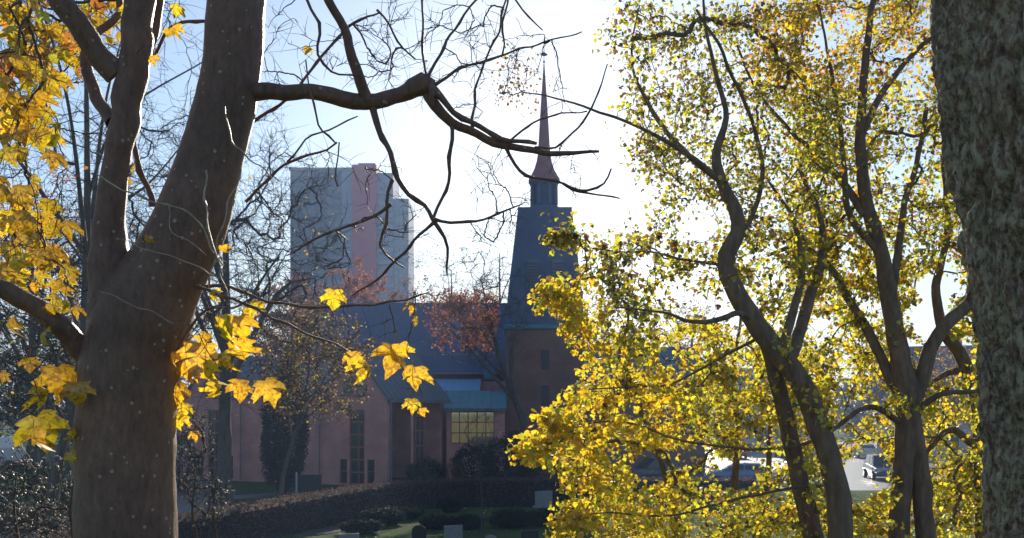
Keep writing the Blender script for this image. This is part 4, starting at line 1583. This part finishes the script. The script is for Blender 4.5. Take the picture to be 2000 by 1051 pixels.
def base_at(px, py, d):
    p = at(px, py, d)
    return Vector((p.x, p.y, hgt(p.x, p.y)))


def to_ground(px, w, d):
    """row that carries a trunk down into the ground below the frame"""
    z = hgt(0, d) - .1
    return (px, HY + (CAMZ - z) * F / d, w, d)


r = np.random.default_rng(70)
DA = 8.6
limA = [
    ([to_ground(1655, 62, DA), (1642, 1051, 50, DA), (1636, 960, 47, DA), (1606, 850, 45, DA), (1568, 755, 44, DA), (1525, 695, 42, DA), (1482, 640, 40, DA), (1448, 590, 38, DA), (1424, 540, 37, DA), (1420, 495, 35, DA), (1442, 455, 30, DA), (1436, 410, 27, DA), (1408, 355, 22, DA), (1400, 300, 18, DA), (1418, 230, 12, DA), (1400, 150, 9, DA), (1380, 60, 6, DA), (1370, -40, 4, DA)], 12),
    ([to_ground(1625, 52, DA + .5), (1588, 1051, 42, DA + .4), (1560, 930, 36, DA + .4), (1532, 800, 33, DA + .3), (1512, 720, 30, DA + .2), (1490, 650, 26, DA + .15)], 10),
    ([(1540, 710, 26, DA + .1), (1562, 650, 24, DA + .4), (1582, 580, 22, DA + .6), (1606, 500, 18, DA + .8), (1600, 420, 12, DA + .9), (1560, 330, 7, DA + 1)], 8),
    ([(1525, 690, 20, DA + .1), (1552, 600, 17, DA + .3), (1566, 520, 13, DA + .4), (1550, 430, 9, DA + .5), (1500, 350, 5, DA + .5)], 8),
    ([(1470, 625, 15, DA), (1440, 612, 12, DA - .2), (1400, 625, 11, DA - .5), (1350, 628, 8, DA - .8), (1290, 610, 5, DA - 1), (1200, 600, 3, DA - 1.1)], 7),
    ([(1405, 350, 14, DA), (1345, 305, 11, DA - .1), (1280, 265, 8, DA - .2), (1215, 235, 6, DA - .3), (1155, 213, 5, DA - .4), (1085, 192, 3.5, DA - .4), (1020, 180, 2.5, DA - .4)], 7),
    ([(1408, 355, 13, DA), (1340, 300, 11, DA + .2), (1280, 225, 9, DA + .4), (1240, 150, 6, DA + .5), (1235, 80, 4, DA + .5), (1250, 10, 3, DA + .5)], 7),
    ([(1434, 470, 12, DA), (1470, 420, 10, DA + .2), (1490, 330, 9, DA + .3), (1470, 240, 8, DA + .3), (1430, 150, 7, DA + .2), (1400, 80, 6, DA), (1360, 20, 5, DA)], 7),
    ([(1600, 850, 13, DA), (1540, 880, 9, DA - .3), (1440, 880, 8, DA - .5), (1330, 850, 7, DA - .8), (1220, 830, 6, DA - .9), (1120, 840, 4, DA - 1), (1020, 866, 2.5, DA - 1)], 7),
    ([(1628, 940, 14, DA), (1540, 960, 10, DA - .4), (1420, 980, 9, DA - .6), (1300, 1000, 7, DA - .8), (1190, 1010, 5, DA - .9), (1100, 1015, 3, DA - .9)], 7),
    ([(1500, 660, 13, DA), (1400, 700, 9, DA - .3), (1310, 740, 8, DA - .6), (1240, 760, 6, DA - .8), (1150, 770, 4, DA - .9)], 7),
    ([(1425, 520, 12, DA), (1350, 500, 9, DA - .2), (1270, 490, 7, DA - .5), (1190, 500, 5, DA - .6), (1110, 480, 3, DA - .6)], 7),
]
for q_ in (8, 9, 10, 11):                          # low outer limbs are slight and sit inside the leaves
    limA[q_] = ([(x_, y_ + 10 * math.sin(x_ * .02), w_ * (.62 if w_ < 30 else 1), z_ + .45) for x_, y_, w_, z_ in limA[q_][0]], 7)
pa = sample_px(1000, 985, 1620, 0, 1060, r)
pa = np.vstack([pa, sample_px(330, 1200, 1640, 0, 430, r)])
tA = npat(pa[:, 0], pa[:, 1], DA + .1 + 2.3 * r.uniform(0, 1, len(pa)) - .9 * (r.uniform(0, 1, len(pa)) < .12) - .9 * (pa[:, 0] < 1300))
ex = blob_targets([(1005, 150, 45, 50, DA - .5, DA, 14), (1075, 585, 34, 22, DA - 1, DA - .7, 16), (1108, 462, 28, 26, DA - .8, DA - .4, 12), (1040, 868, 45, 16, DA - 1.1, DA - .8, 16), (1090, 830, 40, 30, DA - 1.1, DA - .8, 20), (1130, 640, 30, 40, DA - .9, DA - .5, 10), (1260, 60, 80, 60, DA, DA + .6, 16), (1105, 1010, 28, 36, DA - 1, DA - .6, 10)], r)
yellow_tree('yellow field maple with two leaning dark stems and long low golden sprays', limA, np.vstack([tA, ex]), 71, base=base_at(1650, 1500, DA))
DB = 9.8
limB = [
    ([to_ground(1738, 60, DB), (1755, 1051, 42, DB), (1762, 940, 40, DB), (1770, 850, 44, DB), (1772, 780, 46, DB), (1758, 700, 40, DB), (1742, 610, 35, DB), (1722, 500, 30, DB), (1694, 400, 25, DB), (1682, 300, 22, DB), (1684, 200, 18, DB), (1694, 80, 14, DB), (1712, -40, 10, DB)], 12),
    ([to_ground(1835, 56, DB), (1808, 1051, 40, DB), (1800, 950, 38, DB), (1786, 850, 36, DB), (1778, 790, 34, DB)], 10),
    ([(1782, 790, 34, DB), (1800, 740, 30, DB), (1818, 680, 28, DB), (1850, 632, 26, DB), (1898, 585, 24, DB + .2), (1960, 500, 18, DB + .4)], 9),
    ([(1762, 780, 26, DB), (1730, 720, 22, DB + .1), (1700, 655, 20, DB + .2), (1655, 580, 17, DB + .3), (1620, 520, 13, DB + .4), (1560, 480, 9, DB + .4), (1500, 500, 6, DB + .3)], 8),
    ([(1738, 600, 20, DB), (1752, 500, 16, DB + .2), (1766, 400, 13, DB + .3), (1790, 320, 11, DB + .3), (1810, 210, 9, DB + .4)], 8),
    ([(1690, 420, 18, DB), (1640, 350, 15, DB + .1), (1590, 300, 11, DB + .1), (1540, 250, 8, DB), (1480, 180, 6, DB), (1440, 90, 4, DB)], 8),
    ([(1684, 260, 15, DB), (1730, 170, 12, DB + .2), (1790, 100, 9, DB + .3), (1840, 60, 7, DB + .3)], 8),
    ([(1720, 500, 16, DB), (1660, 420, 13, DB - .1), (1650, 340, 11, DB - .2), (1640, 240, 9, DB - .2), (1620, 120, 6, DB - .2), (1600, 10, 4, DB - .2)], 8),
    ([(1770, 830, 16, DB), (1700, 795, 11, DB - .2), (1640, 830, 9, DB - .4), (1600, 860, 6, DB - .5)], 7),
    ([(1790, 800, 14, DB), (1840, 770, 11, DB - .1), (1900, 765, 9, DB - .1), (1960, 760, 7, DB)], 7),
]
pb = sample_px(980, 1540, 1960, -10, 1060, r)
pb = np.vstack([pb, sample_px(260, 1540, 1900, -10, 460, r)])
tB = npat(pb[:, 0], pb[:, 1], DB + .1 + 2.3 * r.uniform(0, 1, len(pb)) - .9 * (r.uniform(0, 1, len(pb)) < .12))
yellow_tree('yellow field maple with a stout forked trunk and upright limbs', limB, tB, 72, base=base_at(1785, 1500, DB), ls=.055)
DCc = 11.0
limC = [
    ([to_ground(1930, 48, DCc), (1922, 1051, 34, DCc), (1918, 900, 31, DCc), (1908, 780, 29, DCc), (1878, 700, 26, DCc), (1842, 640, 22, DCc), (1828, 560, 17, DCc), (1850, 450, 12, DCc), (1840, 300, 8, DCc)], 9),
    ([(1915, 880, 18, DCc), (1860, 840, 13, DCc - .2), (1820, 870, 10, DCc - .3), (1790, 905, 7, DCc - .3)], 7),
    ([(1890, 720, 16, DCc), (1850, 730, 12, DCc), (1800, 760, 8, DCc)], 7),
]
pc = sample_px(260, 1620, 1960, 420, 1060, r)
tC = npat(pc[:, 0], pc[:, 1], DCc + r.uniform(0, 2, len(pc)))
yellow_tree('slender yellow maple leaning behind the rough bark trunk', limC, tC, 73, base=base_at(1930, 1500, DCc))
DD_ = 13.5
limD = [
    ([to_ground(1420, 26, DD_), (1425, 1051, 18, DD_), (1435, 930, 15, DD_), (1440, 830, 11, DD_), (1432, 740, 8, DD_), (1450, 600, 5, DD_)], 8),
    ([to_ground(1350, 22, DD_), (1330, 1051, 15, DD_), (1300, 930, 12, DD_), (1262, 830, 10, DD_), (1235, 740, 6, DD_)], 7),
    ([to_ground(1460, 22, DD_), (1480, 1051, 15, DD_), (1500, 930, 12, DD_), (1505, 830, 9, DD_), (1530, 740, 6, DD_)], 7),
]
pd_ = sample_px(420, 1120, 1600, 640, 1060, r)
tD = npat(pd_[:, 0], pd_[:, 1], DD_ + r.uniform(-1.3, 1.3, len(pd_)))
yellow_tree('thin stemmed young maple behind the golden sprays', limD, tD, 74, base=base_at(1420, 1500, DD_), ls=.06, per=15)

# ------------------------------------------------------------------ rough lichen trunk beside the viewer
DR = 2.2
lt = empty('lichen_tree', base_at(2150, 2180, DR), 'thick rough barked trunk with grey green lichen', 'tree')
s = px_limb([(x_ + 24, y_, w_, z_) for x_, y_, w_, z_ in [(2165, 2260, 640, DR), (2152, 1900, 500, DR), (2145, 1400, 446, DR), (2142, 1051, 438, DR), (2134, 860, 434, DR), (2124, 700, 432, DR), (2106, 560, 434, DR), (2082, 400, 432, DR), (2054, 250, 434, DR), (2038, 100, 438, DR), (2034, 0, 434, DR), (2030, -300, 420, DR), (2040, -700, 400, DR)]], .010)
NA = 260
v, f = tubes(s[None, :, :3], s[None, :, 3], NA)
cc_ = np.zeros((len(v), 3))
for i in range(len(v)):
    k, a = divmod(i, NA)
    c = s[k, :3]
    dv = v[i] - c
    th = a / NA * 2 * math.pi
    X = Vector((math.cos(th) * 3.2, math.sin(th) * 3.2, s[k, 2] * 1.5))
    wv = noise.noise_vector(X * 1.3) * .35
    vd = noise.voronoi(Vector((math.cos(th) * 4.6, math.sin(th) * 4.6, s[k, 2] * 6.0)) + wv * 1.6)[0]
    n1 = min(1.0, (vd[1] - vd[0]) * 3.2) ** .7
    n2_ = min(1.0, abs(noise.noise(X * 4.2 + wv * 2)) * 2.6)
    p = Vector(v[i])
    fine = noise.noise(p * 55) * .5 + noise.noise(p * 120) * .35
    v[i] = c + dv * (1 - .15 + .105 * n1 + .06 * n2_) + dv / s[k, 3] * .014 * fine
    g_ = .5 + .5 * noise.noise(p * 3.1 + Vector((7, 3, 1)))
    b_ = .5 + .5 * noise.noise(p * 9)
    red = max(0, min(1, .5 + 1.5 * noise.noise(p * 2.0 + Vector((1.4, 0, -2)))))
    base = np.array([.26, .19, .145]) * (.6 + .8 * b_)
    cc_[i] = base * (1 - .5 * red) + np.array([.40, .23, .18]) * .5 * red
link('trunk', np_mesh('trunk', v, f, True, cc_), M['lichen'], lt)

# ------------------------------------------------------------------ forked maple with the big leaves
DM = 3.6
mt = empty('maple_tree', base_at(246, 1690, DM), 'smooth brown forked maple with large yellow leaves', 'tree')
trunk = px_limb([(246, 1720, 290, DM), (247, 1400, 215, DM), (247, 1051, 192, DM), (244, 900, 188, DM), (252, 760, 188, DM), (264, 670, 190, DM), (290, 590, 182, DM), (330, 520, 152, DM), (364, 450, 142, DM), (394, 370, 132, DM), (417, 290, 122, DM), (442, 200, 117, DM), (455, 100, 113, DM), (462, 0, 112, DM), (472, -150, 104, DM), (490, -420, 84, DM)], .03)
v, f = limb_mesh(trunk, 64, .05, 6)
link('trunk', np_mesh('trunk', v, f), M['maple'], mt)
BR = []


def mbranch(rows, n=10, m='maple', lump=.12, step=.03, name='branch', wob=.011):
    thin = rows[0][2] < 24
    if thin:
        rows = [(x_, y_, w_ * .82, z_) for x_, y_, w_, z_ in rows]
    s = px_limb(rows, step, wob * (1.5 if thin else 1))
    if thin:                                     # swollen nodes
        s[:, 3] *= 1 + .28 * (np.arange(len(s)) % 4 == 0)
    v, f = limb_mesh(s, n, lump, 14)
    link(name, np_mesh(name, v, f), M[m], mt)
    BR.append(s[:, :3])
    return s


d = DM
mbranch([(246, 720, 130, d - .02), (232, 620, 112, d - .03), (217, 520, 84, d - .03), (214, 450, 64, d - .03), (217, 390, 57, d - .03), (224, 330, 53, d - .03), (238, 270, 54, d - .03), (252, 180, 57, d - .03), (264, 90, 57, d - .03), (270, 0, 56, d - .03), (285, -220, 48, d)], 36, name='stem')
mbranch([(196, 715, 40, d), (165, 690, 44, d - .03), (120, 638, 42, d - .1), (60, 592, 39, d - .15), (0, 562, 36, d - .2), (-110, 520, 30, d - .3)], 16)
mbranch([(228, 145, 50, d - .02), (200, 110, 46, d - .05), (160, 60, 44, d - .1), (118, 0, 42, d - .15), (60, -100, 34, d - .2)], 16)
mbranch([(222, 238, 30, d), (196, 205, 26, d + .05), (178, 160, 24, d + .08), (168, 110, 20, d + .1), (185, 70, 16, d + .15), (230, 30, 14, d + .2), (236, -30, 12, d + .2)], 12)
mbranch([(262, 160, 28, d), (285, 110, 24, d + .05), (305, 50, 20, d + .1), (316, -20, 17, d + .12)], 12)
mbranch([(298, 405, 16, d + .05), (285, 350, 14, d + .05), (266, 300, 13, d + .08), (262, 255, 10, d + .1)], 8)
mbranch([(300, 110, 8, d + .1), (335, 55, 9, d + .1), (400, 45, 8, d + .05)], 8)
big = mbranch([(470, 182, 44, d), (510, 180, 34, d), (560, 180, 31, d), (610, 178, 30, d + .03), (650, 185, 31, d + .05), (690, 198, 32, d + .08), (735, 197, 31, d + .1), (780, 186, 30, d + .12), (810, 172, 38, d + .12), (826, 166, 46, d + .12), (845, 172, 30, d + .12)], 16, lump=.12)
mbranch([(832, 172, 26, d + .12), (848, 205, 22, d + .12), (880, 238, 18, d + .15), (930, 262, 16, d + .2), (980, 282, 15, d + .22), (1035, 294, 13, d + .25), (1090, 298, 10, d + .3), (1170, 296, 5, d + .35)], 10)
mbranch([(842, 178, 20, d + .1), (872, 205, 14, d + .1), (905, 232, 13, d + .13), (950, 256, 12, d + .18), (1000, 275, 11, d + .2), (1045, 283, 8, d + .22)], 10)
mbranch([(842, 165, 14, d + .1), (850, 185, 13, d + .06), (846, 205, 12, d + .08)], 8)
mbranch([(718, 196, 26, d + .08), (702, 160, 22, d + .05), (690, 110, 20, d + .02), (672, 60, 18, d), (652, 22, 17, d - .02), (628, -30, 15, d - .05)], 10)
mbranch([(726, 205, 18, d + .1), (742, 255, 15, d + .1), (764, 300, 13, d + .12), (774, 348, 12, d + .15), (798, 380, 11, d + .17), (832, 402, 10, d + .2), (850, 432, 10, d + .2), (868, 468, 8, d + .22), (875, 500, 6, d + .25), (876, 535, 3, d + .26)], 9)
mbranch([(878, 240, 10, d + .15), (881, 290, 9, d + .15), (876, 340, 8, d + .18), (866, 385, 7, d + .2), (850, 425, 8, d + .2)], 8)
mbranch([(850, 430, 8, d + .2), (898, 436, 7, d + .22), (945, 432, 6, d + .25), (985, 412, 5, d + .3), (1020, 398, 3, d + .3)], 7)
mbranch([(850, 432, 8, d + .2), (812, 470, 7, d + .22), (775, 505, 6, d + .25), (735, 548, 5, d + .3), (690, 575, 3, d + .3)], 7)
mbranch([(772, 352, 8, d + .15), (758, 395, 8, d + .16), (757, 440, 7, d + .18), (742, 475, 6, d + .2), (768, 508, 4, d + .22), (790, 525, 2.5, d + .22)], 7)
mbranch([(760, 400, 8, d + .16), (715, 425, 7, d + .17), (670, 445, 6, d + .18), (620, 462, 5, d + .2), (560, 500, 3.5, d + .25)], 7)
mbranch([(838, 160, 7, d + .12), (830, 120, 6, d + .1), (825, 60, 6, d + .08), (823, -20, 5, d + .05)], 6)
mbranch([(836, 155, 8, d + .12), (858, 110, 7, d + .13), (890, 55, 6, d + .15), (940, -10, 5, d + .18)], 6)
mbranch([(850, 168, 9, d + .12), (900, 132, 7, d + .15), (955, 117, 6, d + .2), (1000, 100, 5, d + .25), (1050, 88, 4, d + .3), (1140, 60, 3, d + .35)], 6)
mbranch([(921, 250, 7, d + .18), (926, 190, 6, d + .2), (945, 135, 5, d + .22), (966, 80, 5, d + .25), (992, -10, 4, d + .3)], 6)
mbranch([(983, 115, 5, d + .22), (986, 60, 5, d + .24), (990, -10, 5, d + .25)], 6)
mbranch([(985, 285, 9, d + .22), (1002, 320, 8, d + .24), (1040, 345, 7, d + .26), (1095, 358, 6, d + .3), (1150, 375, 5, d + .32), (1212, 388, 3, d + .35)], 7)
mbranch([(1100, 360, 6, d + .3), (1145, 372, 6, d + .3), (1180, 358, 5, d + .32), (1196, 330, 4, d + .33)], 6)
mbranch([(1045, 292, 6, d + .25), (1100, 280, 5, d + .3), (1145, 225, 5, d + .33), (1170, 180, 4, d + .35), (1192, 130, 3, d + .36)], 6)
mbranch([(985, 280, 6, d + .22), (1030, 245, 5, d + .26), (1100, 225, 4, d + .3), (1150, 215, 3, d + .33)], 6)
mbranch([(985, 0, 5, d + .25), (1000, -5, 5, d + .25), (1060, 60, 3, d + .3)], 5)
mbranch([(470, 252, 9, d + .06), (520, 225, 8, d + .1), (585, 170, 7, d + .15), (640, 98, 7, d + .2), (700, 40, 6, d + .25), (745, 25, 4, d + .28)], 7)
mbranch([(590, -10, 7, d - .1), (620, 48, 7, d - .1), (624, 108, 6, d - .08), (650, 140, 5, d - .05), (700, 152, 4, d)], 7)
mbranch([(740, 25, 5, d + .28), (760, 50, 5, d + .28), (790, 90, 4, d + .3), (815, 115, 4, d + .3)], 6)
mbranch([(480, 395, 7, d + .2), (525, 350, 7, d + .2), (552, 322, 6, d + .2), (600, 305, 6, d + .2), (640, 292, 5, d + .2), (662, 278, 4, d + .2)], 6)
mbranch([(560, 320, 5, d + .2), (610, 265, 4, d + .2), (660, 248, 4, d + .2), (700, 228, 3, d + .2)], 6)
mbranch([(597, 118, 3, d - .2), (606, 180, 4, d - .2), (622, 240, 5, d - .2), (655, 282, 4, d - .2)], 6)
mbranch([(662, 280, 3, d - .2), (661, 330, 4, d - .2), (662, 365, 4, d - .2)], 6)
mbranch([(380, 560, 9, d - .05), (430, 575, 8, d - .1), (500, 605, 7, d - .15), (580, 640, 6, d - .2), (640, 665, 5, d - .2), (690, 690, 4, d - .2)], 7)
mbranch([(395, 560, 9, d), (440, 558, 8, d), (520, 588, 7, d), (640, 598, 6, d), (760, 592, 5, d), (840, 572, 3, d)], 7)
mbranch([(760, 594, 4, d), (764, 625, 4, d - .02), (768, 652, 4, d - .03)], 6)
mbranch([(340, 690, 8, d - .05), (372, 640, 7, d - .12), (410, 610, 6, d - .15), (455, 600, 5, d - .18), (500, 575, 3, d - .2)], 7)
# twigs in front of the stems, sunlight put into their pale colour
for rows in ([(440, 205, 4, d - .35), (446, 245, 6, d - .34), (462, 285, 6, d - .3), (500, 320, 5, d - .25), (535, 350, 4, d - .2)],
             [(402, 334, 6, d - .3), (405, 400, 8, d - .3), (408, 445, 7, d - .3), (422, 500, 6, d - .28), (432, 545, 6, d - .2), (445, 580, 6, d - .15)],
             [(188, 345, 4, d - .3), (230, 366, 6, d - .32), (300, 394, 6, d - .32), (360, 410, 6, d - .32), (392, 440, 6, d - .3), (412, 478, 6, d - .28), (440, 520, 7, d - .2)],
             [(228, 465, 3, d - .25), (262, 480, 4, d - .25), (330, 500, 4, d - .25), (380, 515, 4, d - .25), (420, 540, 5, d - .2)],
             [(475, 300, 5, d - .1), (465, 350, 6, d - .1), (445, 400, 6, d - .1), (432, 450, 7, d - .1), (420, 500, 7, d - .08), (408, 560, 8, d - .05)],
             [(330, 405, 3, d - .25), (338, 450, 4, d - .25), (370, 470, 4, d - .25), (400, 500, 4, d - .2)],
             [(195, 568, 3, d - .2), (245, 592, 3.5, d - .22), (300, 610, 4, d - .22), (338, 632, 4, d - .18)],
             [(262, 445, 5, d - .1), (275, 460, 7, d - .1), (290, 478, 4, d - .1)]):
    mbranch([(x_, y_, w_ * .62, z_) for x_, y_, w_, z_ in rows], 6, 'littwig', .2, .02, 'twig', .009)

LEAVES = [(440, 652, 84), (472, 640, 60), (492, 598, 46), (462, 690, 62), (385, 702, 84), (412, 735, 72), (352, 768, 56), (425, 768, 46), (470, 762, 52), (530, 765, 66), (348, 822, 40), (382, 848, 24), (652, 586, 48), (768, 702, 74),
          (806, 738, 58), (716, 722, 52), (688, 702, 40), (806, 792, 36), (824, 806, 22), (808, 596, 26), (812, 628, 24), (338, 700, 32), (410, 576, 32), (436, 490, 24), (600, 98, 22), (480, 610, 36), (400, 668, 40), (430, 700, 50), (368, 728, 50), (785, 690, 46),
          (88, 848, 96), (60, 858, 60), (140, 893, 28), (118, 750, 84), (150, 772, 60), (95, 770, 60), (58, 712, 38), (85, 658, 42), (15, 642, 50), (148, 606, 28), (112, 268, 62), (106, 312, 46), (65, 356, 32), (55, 432, 58), (92, 424, 30), (20, 300, 56), (10, 372, 44), (130, 600, 36), (5, 738, 30), (100, 608, 30),
          (340, 60, 36), (345, 20, 30), (300, 118, 26), (330, 66, 24), (285, 470, 24), (150, 850, 30), (28, 640, 34), (360, 800, 34), (395, 720, 60)]
r = np.random.default_rng(80)
fill = []
for (x, y, rx, ry, nL, s0, s1) in ((60, 60, 90, 80, 46, 26, 50), (40, 160, 70, 60, 34, 26, 48), (110, 130, 60, 60, 22, 24, 42), (45, 250, 60, 60, 20, 30, 56), (60, 460, 80, 60, 26, 26, 48), (40, 520, 60, 50, 22, 28, 50), (110, 540, 40, 50, 12, 22, 38), (210, 40, 60, 50, 24, 22, 40), (25, 390, 40, 50, 12, 28, 50), (240, 330, 20, 30, 4, 20, 30)):
    a, q = r.uniform(0, 6.28, nL), np.sqrt(r.uniform(0, 1, nL))
    fill += list(zip(x + rx * q * np.cos(a), y + ry * q * np.sin(a), r.uniform(s0, s1, nL)))
allL = [(x, y, s_, 1) for x, y, s_ in LEAVES] + [(x, y, s_, 0) for x, y, s_ in fill]
tops, pet = [], []
cpal = [YEL, GOLD, YEL, GOLD, (.78, .50, .03), ORA, LIME]
for i, (x, y, s_, explicit) in enumerate(allL):
    if explicit:
        dd = DM + r.uniform(-.3, .05)
    else:
        dd = DM + r.uniform(-.1, 1.0)
    size = s_ / 1.12 / F * dd
    Y = Vector((r.normal(0, .32), r.normal(-.1, .4), -1)).normalized()
    nrm = Vector((r.normal(0, .75), -1, r.normal(.55, .6)))
    X = Y.cross(nrm).normalized()
    Z = X.cross(Y)
    c = at(x, y, dd)
    b = c - Y * size * .45
    Rm = [[X[k], Y[k], Z[k]] for k in range(3)]
    ci = i % 5 if y > 180 else i % 7
    leaf_obj(mt, 'maple', i % 8, cpal[ci], b, Rm, size)
    L = r.uniform(.5, 1.0) * size
    tp = b + Vector((r.normal(0, .25) * L, r.normal(0, .25) * L, L))
    mid = (b + tp) / 2 + Vector((r.normal(0, .1) * L, 0, .05 * L))
    pet.append([tuple(tp), tuple(mid), tuple(b)])
    tops.append(tuple(tp))
pet = np.array(pet)
bare = blob_targets([(560, 70, 70, 80, 3.5, 3.9, 16), (700, 90, 80, 80, 3.5, 4.1, 34), (770, 60, 70, 70, 3.7, 4.2, 26), (880, 90, 90, 90, 3.6, 4.2, 36), (960, 60, 60, 60, 3.7, 4.2, 20), (1040, 120, 60, 60, 3.8, 4.2, 18), (740, 150, 60, 40, 3.6, 4.0, 18), (900, 190, 90, 50, 3.6, 4.1, 22),
                     (940, 340, 70, 50, 3.7, 4.1, 26), (1000, 400, 50, 50, 3.8, 4.2, 18), (960, 450, 60, 40, 3.8, 4.2, 16), (780, 440, 90, 70, 3.7, 4.1, 34), (640, 500, 90, 60, 3.7, 4.0, 24), (700, 330, 100, 40, 3.7, 4.0, 14), (530, 130, 50, 60, 3.7, 3.9, 10), (520, 420, 60, 60, 3.7, 4.0, 20), (1120, 330, 60, 60, 3.8, 4.2, 14), (1080, 200, 50, 40, 3.8, 4.2, 10),
                     (460, 520, 50, 60, 3.4, 3.6, 16), (580, 560, 80, 30, 3.5, 3.7, 10), (160, 300, 60, 90, 3.8, 4.3, 16), (60, 720, 60, 100, 3.4, 3.7, 14), (400, 620, 50, 40, 3.4, 3.6, 8)], r)
P, Q = grow(np.vstack(BR), np.vstack([np.array(tops), bare]), r, .0011, .02, .065, 7, .40, .006)
P2, Q2 = twiglets(P, r, 1500, .09, 4, .0009, .1)
paths_mesh('twigs', [(P, Q, 5), (P2, Q2, 4)], M['twig'], mt)
paths_mesh('petioles', [(pet, np.tile([.0013, .0012, .0016], (len(pet), 1)), 5)], mat('petiole', (.42, .14, .06), (.35, .18, .06), .6, 8), mt)

# ------------------------------------------------------------------ bare shrubs below the maple, twigs tipped with buds
for (label, roots, blobs, dd, seed) in (('bare shrub with pale budded twigs beyond the outer side of the maple trunk', [(30, 4.4), (90, 4.6), (140, 4.3)], [(90, 970, 60, 90, 4.0, 4.6, 60), (30, 950, 40, 90, 4.0, 4.6, 26), (60, 1030, 80, 30, 4, 4.5, 30)], 4.4, 90),
                                        ('bare shrub with pale budded twigs in front of the parish house wall', [(380, 5.0), (420, 5.2)], [(385, 900, 38, 100, 4.8, 5.4, 46), (400, 970, 50, 50, 4.8, 5.4, 40), (372, 820, 26, 40, 4.8, 5.2, 14)], 5.1, 91)):
    r = np.random.default_rng(seed)
    q0 = at(roots[0][0], 1051, dd)
    e = empty('bare_shrub', (q0.x, dd, hgt(0, dd)), label, 'shrub')
    st = []
    for x, d_ in roots:
        st.append(px_limb([to_ground(x + 10, 14, d_), (x, 1200, 11, d_), (x + 6, 1080, 8, d_), (x - 4, 1000, 5, d_ - .05), (x + 4, 930, 3, d_ - .05)], .05, .01))
    for s in st:
        v, f = limb_mesh(s, 7, .1, 20)
        link('stem', np_mesh('stem', v, f), M['twig'], e)
    tg = blob_targets(blobs, r)
    P, Q = grow(np.vstack([s[len(s) // 2:, :3] for s in st]), tg, r, .0019, .03, .13, 6, .3, .006)
    P2, Q2 = twiglets(P, r, 150, .07, 4, .0018, .2)
    paths_mesh('twigs', [(P, Q, 5), (P2, Q2, 4)], M['twig'], e)
    tips = np.vstack([P[:, -1], P2[:, -1]])
    dirs = np.vstack([P[:, -1] - P[:, -2], P2[:, -1] - P2[:, -2]])
    dirs /= np.linalg.norm(dirs, axis=1, keepdims=True) + 1e-9
    B = np.stack([tips - dirs * .004, tips + dirs * .003, tips + dirs * .010, tips + dirs * .016], 1)
    paths_mesh('buds', [(B, np.tile([.002, .0052, .0046, .0008], (len(B), 1)), 5)], M['littwig'], e)

# ------------------------------------------------------------------ autumn haze in the air
hz_m = bpy.data.materials.new('haze')
hz_m.use_nodes = True
hn = hz_m.node_tree
hn.nodes.remove(hn.nodes['Principled BSDF'])
pv = hn.nodes.new('ShaderNodeVolumePrincipled')
pv.inputs['Color'].default_value = (.46, .64, 1.0, 1)
pv.inputs['Density'].default_value = .0009
pv.inputs['Anisotropy'].default_value = .1
hn.links.new(pv.outputs[0], hn.nodes['Material Output'].inputs['Volume'])
hb = MB().box(-1510, 1510, -310, 1510, -1.2, 74).build('haze', hz_m)
tag(hb, kind='stuff')
